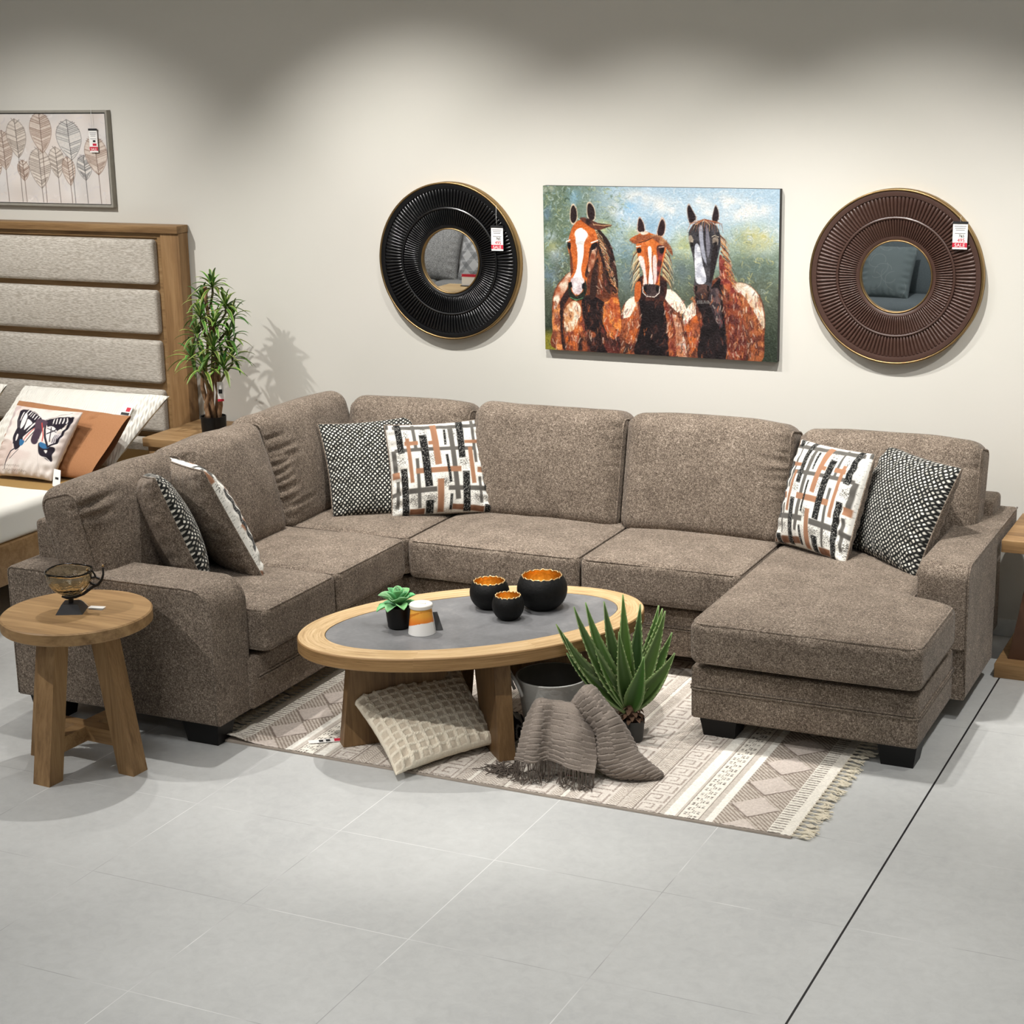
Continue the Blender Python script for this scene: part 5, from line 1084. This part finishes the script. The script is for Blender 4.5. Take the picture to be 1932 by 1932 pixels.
# =================================================================== LEAF ART
def leaves_art():
    c = Canvas(330, 190, (222, 214, 208)); c.H = np.diag([1, 1, 1.0]); r = np.random.default_rng(4)
    yy, xx = np.mgrid[0:c.h, 0:c.w]; q = np.stack([xx, yy], -1); n1 = vnoise(q, .03, 2); c.a += 9 * n1[..., None] + np.array([4, 0, -3]) * vnoise(q, .02, 7)[..., None]
    c.dabs(260, 0, c.w, 0, c.h, [(232, 226, 222), (206, 200, 204), (220, 206, 196), (212, 206, 210)], 12, 3, None, .35, 2, .6)
    def leaf(x, y, w, h, col, dark, stem, lean=0):
        cx = lambda t: x + lean * t
        L = [(cx(t) - w * (math.sin(math.pi * t ** .8) ** .75) * .5, y + h * t) for t in np.linspace(0, 1, 12)]; R = [(cx(t) + w * (math.sin(math.pi * t ** .8) ** .75) * .5, y + h * t) for t in np.linspace(1, 0, 12)]
        c.poly(L + R, col, False, .8, 1.2, True, vary=10)
        for k in range(22):
            t = .04 + .9 * k / 21; ww = w * (math.sin(math.pi * t ** .8) ** .75) * .48; yy0 = y + h * t
            for s in (-1, 1): c.stroke([(cx(t), yy0 + 4), (cx(t) + s * ww, yy0 - 4 + r.uniform(-1, 1))], r.uniform(.8, 1.6), dark if r.random() < .6 else (236, 226, 216), .7, True)
        c.stroke(L, 1.1, dark, .7, True); c.stroke(R, 1.1, dark, .7, True); c.stroke([(cx(0), y), (cx(1), y + h), (cx(1.1) + 1, min(stem, 188))], 1.5, tuple(.75 * np.array(dark)), .75, True)
    A, B, D = ((208, 196, 184), (112, 100, 92)), ((202, 184, 170), (124, 98, 84)), ((206, 204, 200), (88, 84, 84))
    for cx, cy, w, h, (a, b), ln in [(-120, 200, 140, 290, A, 4), (-40, 420, 100, 200, B, 2), (405, 370, 110, 230, A, 3), (30, 250, 130, 295, B, 4), (485, 440, 90, 215, B, 4), (285, 375, 155, 305, A, 2), (165, 470, 85, 155, B, 2), (130, 165, 140, 290, A, 4), (310, 112, 155, 305, B, 2), (600, 430, 105, 185, D, 2), (500, 172, 175, 295, D, 6), (680, 290, 155, 285, B, 6)]:
        x, y, w, h = 58 + cx * .3546, (cy - 128) * .287, w * .3546, h * .287
        leaf(x, y, w, h, a, b, 190, ln)
    return c
la = leaves_art(); ax1 = -6.092; az0, az1 = 1.812, 2.318; aw = .92; yf = WY - .030
ao = empty('leaf_painting', 'pale painting of tall skeleton leaves in a grey float frame, above the bed', 'painting', (ax1 - aw / 2, WY, az0))
t_ = .012
mb = MB().box(ax1 - aw, ax1, yf - .004, WY - .001, az1 - t_, az1).box(ax1 - aw, ax1, yf - .004, WY - .001, az0, az0 + t_).box(ax1 - t_, ax1, yf - .004, WY - .001, az0 + t_, az1 - t_).box(ax1 - aw, ax1 - aw + t_, yf - .004, WY - .001, az0 + t_, az1 - t_)
mb.build('frame', plain('grey_wood_frame', rgb(146, 142, 132), .6), ao, False)
MB().box(ax1 - aw + t_, ax1 - t_, yf + .004, WY - .001, az0 + t_, az1 - t_).build('backing', M['ink'], ao, False)
h_, w_ = la.h, la.w; xs = np.linspace(ax1 - aw + .016, ax1 - .018, w_)[None, :] * np.ones((h_, 1)); zs = np.linspace(az1 - .018, az0 + .016, h_)[:, None] * np.ones((1, w_))
make('painted_front', np.stack([xs, yf + 0 * xs, zs], -1), gridF(h_, w_, 0, True), M['vpaint'], ao, col=la.get().reshape(-1, 3))
sale_tag('white sale tag hanging on the framed leaf painting', -6.212, -6.158, 2.100, 2.222, yf - .012, (-6.185, 2.330), None, None)

# =================================================================== BED
bed = empty('bed', 'oak bed with a channel-padded headboard and white bedspread', 'bed', (-6.6, 6.8, 0))
BX0, BX1 = -7.75, -5.645
MB().box(BX0, BX1 + .004, 7.745, 7.845, 1.690, 1.730, .004).build('headboard_top_rail', M['oak_bed'], bed)
for a, b in ((BX1 - .118, BX1), (BX0, BX0 + .118)): MB().box(a, b, 7.760, 7.845, 0, 1.690, .003).build('headboard_post', M['oak_bedz'], bed)
MB().box(BX0 + .118, BX1 - .118, 7.785, 7.84, .15, 1.69).build('headboard_panel', M['oak_bed'], bed)
mb = MB().box(BX0 + .118, BX1 - .118, 7.772, 7.79, 1.664, 1.69).box(BX1 - .145, BX1 - .118, 7.772, 7.79, .4, 1.664); mb.build('inner_frame', M['oak_bed'], bed, False)
M['linen'] = fabric_plain('grey_beige_linen', rgb(168, 160, 148), rgb(208, 202, 192), 150, .4, (.25, 1, 1.6))
for z0, z1 in ((1.418, 1.655), (1.152, 1.388), (.887, 1.118), (.62, .852), (.40, .585)):
    V, F = rbox((BX1 - .158 - BX0 - .158) / 2, .026, (z1 - z0) / 2, .02, 60, (0, .016, 0)); V = V + np.array([(BX0 + BX1) / 2, 7.768, (z0 + z1) / 2])
    make('padded_channel', V, F, M['linen'], bed)
MB().box(BX0 + .06, BX1 - .04, 5.55, 7.745, .19, .385, .006).build('side_rail', M['oak_bed'], bed)
for x in (BX0 + .15, BX1 - .15): MB().box(x - .04, x + .04, 5.7, 5.78, 0, .19).build('leg', M['oak_bedz'], bed, False)
tan_s = fabric_plain('tan_sheet', rgb(150, 118, 66), rgb(164, 132, 80), 300, .2)
V, F = rbox((BX1 - BX0 - .13) / 2, 1.06, .085, .04, 20); V = V + np.array([(BX0 + BX1) / 2 + .005, 6.67, .445]); make('mattress', V, F, tan_s, bed)
bs = NT('white_bedspread'); co = bs.coord(); wv = bs.n('ShaderNodeTexWave', Scale=14, Distortion=1.2, Detail=2); bs.l(bs.coord((.3, 1, 1)), wv.inputs[0]); bs.base(rgb(232, 230, 222)); bs.bump(wv.outputs[1], .25, .004); bs.set(Roughness=.95)
V, F = rbox((BX1 - BX0 - .11) / 2, .60, .085, .045, 40, (0, 0, .01)); V = V + np.array([(BX0 + BX1) / 2 + .008, 6.14, .462]); V[:, 2] += .004 * vnoise(V, 9, 3); make('bedspread', V, F, bs.m, bed)
wq = NT('white_quilted_cotton'); wv = wq.n('ShaderNodeTexWave', Scale=26, Distortion=2.5, Detail=2); wq.l(wq.coord((1, .4, .6)), wv.inputs[0]); wq.base(rgb(236, 233, 224)); wq.bump(wv.outputs[1], .5, .006); wq.set(Roughness=.92); M['sham'] = wq.m
def flange(u, v): return .004 * np.sin(u * 90) * sstep(.72, .78, np.abs(u))
quad_pillow('bed_pillow', 'long white quilted pillow against the headboard, behind the brown one', [(-6.66, 7.26, .55), (-5.76, 7.22, .55), (-5.60, 7.53, .875), (-6.57, 7.55, .868)], .15, None, M['sham'], cat='pillow', n=140, back_mat='cream', pipe=None, relief=flange, seed=11, pinch=.03, rough=.008)
quad_pillow('bed_pillow', 'white quilted pillow cut off by the left edge of the photo', [(-7.55, 7.20, .55), (-6.72, 7.16, .55), (-6.62, 7.47, .885), (-7.55, 7.50, .885)], .15, None, M['sham'], cat='pillow', n=140, back_mat='cream', pipe=None, relief=flange, seed=12, pinch=.03, rough=.008)
M['rust'] = fabric_plain('caramel_cotton', rgb(160, 112, 76), rgb(170, 121, 84), 300, .15)
bp = quad_pillow('bed_pillow', 'caramel brown pillow in an open-ended case, behind the butterfly pillow', [(-6.36, 7.02, .545), (-5.80, 6.98, .545), (-5.70, 7.22, .828), (-6.375, 7.27, .850)], .16, None, M['rust'], cat='pillow', n=140, back_mat='rust', pipe=None, seed=13, pinch=.03, rough=.010)
# open cuff of the pillowcase
A0, A1 = np.array([-5.80, 6.98, .545]), np.array([-5.70, 7.22, .828]); ax = A1 - A0; nn = np.cross([1, 0, 0], ax); nn /= np.linalg.norm(nn)
V = []; m_ = 48
for i, (dx, op) in enumerate(((-.12, .052), (-.06, .048), (0, .044), (.05, .040), (.085, .036))):
    for k in range(m_):
        a = 2 * math.pi * k / m_; V.append(A0 + ax * (.5 + .5 * math.cos(a)) + nn * (op * math.sin(a) * (1 + .15 * math.sin(3 * a))) + np.array([dx, 0, 0]) + np.array([.015 * math.sin(a), 0, 0]))
F = [(i * m_ + k, i * m_ + (k + 1) % m_, (i + 1) * m_ + (k + 1) % m_, (i + 1) * m_ + k) for i in range(4) for k in range(m_)]
make('pillowcase_cuff', V, F, M['rust'], bp)
def butterfly(n):
    c = Canvas(n, n, (232, 222, 214)); c.map([(125, 380), (865, 475), (580, 1190), (-60, 1110)]); P, St = c.poly, c.stroke
    yy, xx = np.mgrid[0:n, 0:n]; q = np.stack([xx, yy], -1); m = sstep(.0, .6, vnoise(q, .035, 4))[..., None]; c.a = c.a * (1 - .5 * m) + np.array([214, 192, 184.]) * .5 * m
    DK, PU = (40, 34, 44), (84, 66, 78)
    P([(60, 700), (60, 560), (110, 430), (200, 400), (150, 520), (110, 680)], (186, 164, 164), alpha=.6); P([(0, 830), (120, 800), (200, 860), (180, 1000), (60, 1060), (0, 1020)], (196, 170, 158), alpha=.5)
    # left forewing
    P([(232, 480), (290, 455), (360, 480), (430, 530), (490, 590), (470, 660), (400, 720), (320, 790), (270, 760), (240, 640)], DK)
    for f in ([(262, 500), (275, 500), (262, 590), (250, 600)], [(300, 510), (330, 560), (310, 660), (270, 700), (262, 640)], [(345, 590), (400, 640), (370, 680), (320, 720), (330, 640)], [(410, 650), (440, 640), (380, 720), (350, 740)]): P(f, (236, 230, 226))
    for k in range(6): x, y = 318 + 26 * k, 470 + 20 * k; St([(x + 14, y), (x - 4, y + 46)], 3.0 * n / 200, (236, 230, 226))
    P([(235, 680), (300, 760), (320, 830), (290, 900), (240, 920), (215, 850), (200, 780)], DK); P([(240, 760), (262, 770), (255, 820), (238, 830)], (230, 222, 218)); St([(250, 900), (190, 930), (140, 1010), (110, 1080)], 3.4 * n / 200, DK); St([(280, 920), (230, 960), (180, 1000)], 1.6 * n / 200, DK)
    P([(290, 820), (340, 840), (320, 880), (290, 880)], (52, 108, 152)); St([(330, 830), (380, 760), (440, 690)], 2.6 * n / 200, (196, 84, 80)); St([(350, 850), (400, 780), (450, 710)], 2.2 * n / 200, DK)
    # right wings
    P([(545, 610), (620, 575), (720, 560), (780, 565), (770, 620), (740, 650), (690, 700), (640, 740), (600, 720), (560, 680)], DK)
    for k in range(5): x = 620 + 32 * k; St([(x, 590 - 4 * k), (x - 6, 650 - 4 * k)], 3.0 * n / 200, (236, 230, 226))
    P([(560, 690), (620, 680), (660, 740), (620, 800), (560, 850), (540, 780)], (232, 226, 224)); St([(600, 690), (590, 840)], 2.4 * n / 200, DK); St([(560, 700), (650, 740)], 1.6 * n / 200, DK); P([(620, 800), (690, 740), (700, 790), (640, 870), (600, 880)], (222, 214, 216)); 
    for k in range(4): St([(640 + 14 * k, 770), (610 + 16 * k, 850)], 1.6 * n / 200, DK)
    P([(485, 860), (560, 890), (640, 900), (620, 960), (600, 1030), (540, 1000), (490, 960)], DK); P([(500, 850), (560, 870), (590, 900), (540, 915), (495, 890)], (58, 112, 158)); P([(540, 930), (570, 930), (560, 960)], (230, 224, 220)); St([(495, 990), (560, 1000), (600, 1040)], 2 * n / 200, (230, 224, 220))
    St([(790, 560), (760, 650), (705, 750), (650, 850), (575, 895)], 5.5 * n / 200, DK); St([(545, 610), (535, 720), (545, 800), (570, 880)], 5 * n / 200, DK); St([(700, 570), (690, 650), (640, 720), (560, 760)], 3.2 * n / 200, DK); St([(600, 640), (700, 700)], 2 * n / 200, DK)
    St([(232, 480), (222, 600), (240, 720), (215, 850)], 5 * n / 200, DK); St([(490, 600), (400, 700), (310, 800)], 3.4 * n / 200, DK)
    P([(440, 600), (520, 600), (560, 640), (520, 700), (470, 860), (410, 850), (430, 720)], PU); P([(440, 720), (490, 720), (480, 830), (440, 870), (405, 830)], (70, 54, 68)); St([(500, 640), (525, 780), (520, 840)], 2.6 * n / 200, (202, 74, 66)); St([(470, 610), (430, 520), (380, 480)], 1 * n / 200, DK); St([(530, 600), (600, 570), (700, 530), (780, 500)], 1 * n / 200, DK)
    r = random.Random(3)
    for line in range(2):   # handwriting-like flourishes
        x, y = 20 + 60 * line, 1040 + 45 * line
        pts = []
        for k in range(60): pts.append((x + 4.6 * k + 5 * math.sin(k * 1.9), y + 1.0 * k * .6 + 8 * math.sin(k * 1.25)))
        St(pts, .7 * n / 200, (110, 92, 84), .7)
    for k in range(9): St([(10, 780 + 28 * k), (60 + r.uniform(0, 90), 786 + 28 * k)], .7 * n / 200, (170, 140, 128), .6)
    St([(480, 820), (482, 1180)], .8 * n / 200, (200, 190, 184))
    return s2l(np.clip(c.a[::-1], 0, 255)).reshape(-1, 3)
quad_pillow('bed_pillow', 'square pillow printed with a black and white butterfly', [(-6.25, 6.875, .545), (-5.872, 6.88, .545), (-5.80, 7.075, .862), (-6.235, 7.09, .868)], .13, butterfly, M['vprint'], cat='pillow', back_mat='cream', pipe=None, seed=14, pinch=.04)
def flat_tag(label, pts, off, marks=()):
    P = [np.array(p, float) for p in pts]; n = np.cross(P[1] - P[0], P[3] - P[0]); n /= np.linalg.norm(n); c_ = sum(P) / 4
    o = empty('price_tag', label, 'price tag', tuple(c_)); MB().hexa([tuple(p) for p in P], [tuple(p + n * off) for p in P]).build('card', M['paper'], o, False)
    for (u0, u1, v0, v1, mt) in marks:
        q = lambda u, v: P[0] * (1 - u) * (1 - v) + P[1] * u * (1 - v) + P[2] * u * v + P[3] * (1 - u) * v
        Q = [q(u0, v0), q(u1, v0), q(u1, v1), q(u0, v1)]; MB().hexa([tuple(p + n * off) for p in Q], [tuple(p + n * (off + .0006)) for p in Q]).build('print', M[mt], o, False)
flat_tag('small white price label pinned to the long white pillow', [(-5.80, 7.36, .792), (-5.735, 7.358, .790), (-5.73, 7.40, .842), (-5.795, 7.402, .845)], .001, [(.1, .9, .08, .3, 'ink'), (.45, .85, .4, .75, 'red')])
flat_tag('white swing tag hanging beside the caramel brown pillow', [(-5.80, 6.80, .545), (-5.745, 6.79, .542), (-5.765, 6.83, .62), (-5.815, 6.84, .622)], .001, [(.3, .75, .42, .55, 'ink')])
flat_tag('white and red price label lying on the rug by the left table leg', [(-3.566, 5.525, .0145), (-3.545, 5.500, .0145), (-3.435, 5.575, .0145), (-3.456, 5.605, .0145)], .001, [(.1, .9, .74, 1, 'red'), (.2, .8, .3, .42, 'ink'), (.2, .8, .5, .62, 'ink')])

# =================================================================== NIGHTSTAND + DRACAENA
ns = empty('nightstand', 'oak nightstand between the bed and the sofa back', 'nightstand', (-5.3, 7.56, 0))
MB().box(-5.618, -5.02, 7.30, 7.82, .655, .70, .003).build('table_top', M['oak_bed'], ns)
MB().box(-5.60, -5.04, 7.32, 7.81, .0, .655, .003).build('cabinet_body', M['oak_bed'], ns)
for z0, z1 in ((.37, .63), (.09, .35)):
    d_ = MB().box(-5.585, -5.055, 7.305, 7.322, z0, z1, .003).build('drawer', M['oak_bed'], ns); MB().box(-5.40, -5.24, 7.29, 7.305, (z0 + z1) / 2 - .006, (z0 + z1) / 2 + .006, .002).build('handle', M['black_wood'], d_)
dc = np.array([-5.318, 7.51, .70])
dr = empty('potted_dracaena', 'tall artificial dracaena with several trunks in a black pot, on the nightstand', 'potted plant', tuple(dc))
MB().lathe([(0, 0), (.058, 0), (.062, .004), (.066, .095), (.062, .095), (.060, .085), (0, .083)], 40, tuple(dc)).build('pot', M['black_pot'], dr)
DR = [[-5.286, 7.526, 1.475], [-5.346, 7.519, 1.399], [-5.232, 7.552, 1.373], [-5.313, 7.446, 1.33], [-5.227, 7.60, 1.311], [-5.255, 7.486, 1.291], [-5.368, 7.486, 1.225], [-5.224, 7.556, 1.211], [-5.253, 7.453, 1.163], [-5.381, 7.447, 1.122], [-5.226, 7.577, 1.109], [-5.288, 7.414, 1.073], [-5.198, 7.457, 1.076]]
bark = NT('pale_bark'); bn = bark.noise(bark.coord((8, 8, 2)), 14, 4, .6); bark.base(bark.ramp(bn, [(.3, rgb(92, 66, 46)), (.6, rgb(160, 124, 90))])); bark.bump(bn, .6, .004); M['bark'] = bark.set(Roughness=.85)
r = random.Random(21)
for k, (dx, dy, zt, rad) in enumerate([(-.044, .004, 1.10, .013), (-.028, .018, 1.30, .009), (-.006, -.030, 1.00, .013), (.016, -.008, 1.46, .012), (.028, .012, 1.28, .012), (.042, -.006, 1.08, .012)]):
    p = dc + np.array([dx, dy, .08]); P = [p]; m = 8
    for i in range(1, m + 1): P.append(p + np.array([(.012 * math.sin(k + i) + .015 * dx * 20 * i / m * .3), .008 * math.cos(i + k), (zt - .78) * i / m]))
    V, F = tube(P, [rad * (1 + .12 * math.sin(i * 2.3 + k)) * (1 - .25 * i / m) for i in range(m + 1)], 10); make('trunk', V, F, M['bark'], dr)
mid = dc[:2] + np.array([.01, -.01])
for k, (x, y, z) in enumerate(DR):
    c_ = np.array([x, y, z - .03]); mb = MB(); nl = 19 if k not in (8, 0) else 24; size = (.12 if z > 1.2 else .145)
    st = [np.array([mid[0] * .6 + x * .4, mid[1] * .6 + y * .4, z - .13]), np.array([x, y, z - .05]), c_ + [0, 0, .01]]; V, F = tube(st, [.006, .006, .005], 6)
    mb.add(V, F, col=s2l((96, 92, 56)))
    for j in range(nl):
        a = j * 2.39996 + r.uniform(-.2, .2); el = math.radians(75 - 85 * (j / nl) ** .8); d = np.array([math.cos(a) * math.cos(el), math.sin(a) * math.cos(el), math.sin(el)]); L = size * r.uniform(.75, 1.15)
        p0 = c_ + [0, 0, .02 * (1 - j / nl)]; p2 = p0 + d * L + np.array([0, 0, -.35 * L * (1 - abs(math.sin(el)) * .6) - .01]); p1 = p0 + d * L * .55 + [0, 0, .12 * L]
        ws = [.0095 * f for f in (.45, .7, .9, 1, .95, .85, .7, .45, .08)]; g1, g2 = s2l((72 + r.uniform(-14, 16), 108 + r.uniform(-14, 16), 46)), s2l((186 + r.uniform(-25, 12), 194 + r.uniform(-15, 12), 104)); top = r.random() < .75
        add_leaf(mb, bez(p0, p1, p2, 9), ws, .4, 2, (0, 0, 1), lambda t, s, g1=g1, g2=g2, top=top: tuple(g2 if (abs(s) > .8 and top) else g1))
    mb.build('leaf_rosette', M['vleaf'], dr, col=True, ang=None)
flat_tag('white and red price tag hanging from the dracaena trunks', [(-5.245, 7.455, .885), (-5.218, 7.470, .885), (-5.218, 7.470, .985), (-5.245, 7.455, .985)], .001, [(.0, 1, .0, .12, 'red'), (.2, .8, .4, .62, 'ink')])

# =================================================================== BEHIND THE CAMERA: what the two round mirrors show
def solid_cushion(name, c, hx, hy, hz, mat, parent, rz=0.0, rx=0.0, r=.05, b=(0, .04, .01)):
    V, F = rbox(hx, hy, hz, r, 30, b); R = np.array((Matrix.Rotation(rz, 3, 'Z') @ Matrix.Rotation(rx, 3, 'X'))); return make(name, V @ R.T + np.array(c), F, mat, parent)
gs = empty('grey_sofa', 'grey sofa across the aisle, reflected in the black mirror', 'sofa', (-8.2, -.15, 0))
M['gtex'] = fabric_plain('grey_boucle', rgb(104, 104, 104), rgb(178, 178, 176), 120, .6, (1, 1, 2)); M['gsofa'] = fabric_plain('mid_grey_weave', rgb(120, 120, 118), rgb(150, 150, 148), 200)
MB().box(-9.5, -7.0, -.55, .25, .1, .40, .03).build('base', M['gsofa'], gs); MB().box(-9.5, -7.0, -.75, -.45, .1, .92, .05).build('backrest', M['gsofa'], gs)
for x in (-9.62, -6.98): MB().box(x - .1, x + .1, -.7, .25, .1, .64, .04).build('armrest', M['gsofa'], gs)
for x in (-8.82, -7.68): solid_cushion('seat_cushion', (x, -.12, .44), .56, .37, .07, M['gsofa'], gs)
for x in (-9.4, -7.1): MB().box(x - .04, x + .04, -.6, -.5, 0, .1).box(x - .04, x + .04, .1, .2, 0, .1).build('foot', M['black_wood'], gs)
def geo(n):
    c = Canvas(n, n, (206, 206, 206)); k = n / 6
    for i in range(-1, 7):
        for j in range(-1, 7):
            s_ = 1 if (i + j) % 2 else -1
            for d in range(4):
                o_ = d * k * .17; x, y = i * k, j * k
                c.stroke([(x + o_, y), (x + o_ + k * .9, y + s_ * k * .9)], 1.6, (112, 114, 116), raw=True)
    return s2l(c.a).reshape(-1, 3)
quad_pillow('sofa_pillow', 'grey textured pillow reflected at the left of the black mirror', [(-8.07, .06, .50), (-8.62, .10, .50), (-8.60, -.12, .98), (-8.07, -.14, .98)], .22, None, M['gtex'], n=80, back_mat='sofa', pipe=None, seed=31, cat='pillow')
quad_pillow('sofa_pillow', 'pale grey pillow with interlaced lines, reflected in the black mirror', [(-7.50, .12, .50), (-8.05, .08, .50), (-8.05, -.12, 1.0), (-7.50, -.08, 1.0)], .22, geo, M['vprint'], n=150, back_mat='sofa', pipe=None, seed=32, cat='pillow')
wt = empty('plank_table', 'pale wooden plank table, reflected at the bottom of the black mirror', 'table', (-7.6, 1.1, 0))
M['pine'] = wood('pale_pine', rgb(176, 140, 92), rgb(214, 184, 136), rgb(232, 206, 160), 'X', .5)
MB().box(-8.1, -6.9, .72, 1.5, .50, .55, .005).build('table_top', M['pine'], wt)
for x in (-8.02, -6.98):
    for y in (.8, 1.42): MB().box(x - .04, x + .04, y - .04, y + .04, 0, .50).build('leg', M['pine'], wt, False)
cs = empty('price_card', 'white and red price card standing on the reflected plank table', 'price card', (-7.82, .86, .55))
MB().box(-7.92, -7.72, .86, .863, .555, .66).build('card', M['paper'], cs, False); MB().box(-7.92, -7.72, .863, .864, .635, .66).build('red_band', M['red'], cs, False); MB().box(-7.93, -7.71, .85, .875, .55, .558).build('stand', M['ink'], cs, False)
M['slate'] = fabric_plain('slate_velvet', rgb(92, 102, 106), rgb(108, 118, 122), 220, .2)
ac_ = empty('slate_armchair', 'blue-grey armchair across the aisle, reflected in the brown mirror', 'armchair', (-3.75, 0.0, 0)); sx_ = -3.75
MB().box(sx_ - .5, sx_ + .5, -.40, .45, .08, .40, .03).build('base', M['slate'], ac_)
solid_cushion('seat_cushion', (sx_, .05, .44), .38, .38, .08, M['slate'], ac_)
solid_cushion('back_cushion', (sx_, -.28, .74), .42, .12, .30, M['slate'], ac_, rx=.2, r=.08)
solid_cushion('top_roll', (sx_, -.42, 1.02), .46, .14, .08, fabric_plain('pale_grey_weave', rgb(170, 166, 158), rgb(196, 192, 184), 200), ac_, r=.07)
for x in (sx_ - .46, sx_ + .46): solid_cushion('armrest', (x, .03, .36), .10, .42, .30, M['slate'], ac_, r=.09, b=(.02, 0, 0))
for x in (sx_ - .4, sx_ + .4): MB().box(x - .03, x + .03, .3, .36, 0, .09).build('foot', M['black_wood'], ac_)
def vine(n):
    c = Canvas(n, n, (112, 124, 126)); r = np.random.default_rng(2)
    for k in range(14):
        x, y = r.uniform(0, n, 2); a = r.uniform(0, 6.28); p = [(x, y)]
        for i in range(14): a += r.normal(.22, .1); p.append((p[-1][0] + n * .035 * math.cos(a), p[-1][1] + n * .035 * math.sin(a)))
        c.stroke(p, 1.1, (142, 152, 152), .9, raw=True)
    return s2l(c.a).reshape(-1, 3)
quad_pillow('chair_pillow', 'blue-grey pillow with a swirling line pattern, reflected in the brown mirror', [(-3.62, .22, .52), (-4.06, .18, .52), (-4.06, -.08, .92), (-3.60, -.06, .92)], .18, vine, M['vprint'], n=130, back_mat='slate', pipe=None, seed=33, cat='pillow')

for o_ in [o for o in C.objects if o.parent is None]:
    n_ = o_.name.split('.')[0]
    if n_ in ('grey_sofa', 'sofa_pillow'): o_.location.x += .37; o_.location.y += .75
    elif n_ in ('plank_table', 'price_card'): o_.location.x += .60 + (.02 if n_ == 'price_card' else 0); o_.location.y += .62
    elif n_ in ('slate_armchair', 'chair_pillow'): o_.location.x += .17; o_.location.y += .75

# striped throw heaped behind the coffee table's front leg
sg_ = empty('striped_throw', 'dark throw with pale stripes heaped behind the front coffee table leg', 'throw', (-2.92, 5.93, .013))
n_ = 90; u, v = np.meshgrid(np.linspace(-1, 1, n_), np.linspace(-1, 1, n_)); rad = np.sqrt(u ** 2 + v ** 2); hh = .085 * np.clip(1 - rad, 0, 1) ** .6 * (1 + .35 * vnoise(np.stack([u, v], -1), 3.2, 4)) + .008 * vnoise(np.stack([u, v], -1), 9, 5) * (rad < .95)
P = np.stack([-2.92 + .10 * u, 5.93 + .10 * v, .0135 + np.maximum(hh, 0)], -1)
st_ = ((np.sin((u * 1.1 + v * .7 + .25 * vnoise(np.stack([u, v], -1), 2.5, 6)) * 30) > .45))[..., None]
make('cloth', P, gridF(n_, n_), M['vprint'], sg_, col=s2l(np.where(st_, np.array([168, 164, 156.]), np.array([34, 32, 32.]))).reshape(-1, 3))
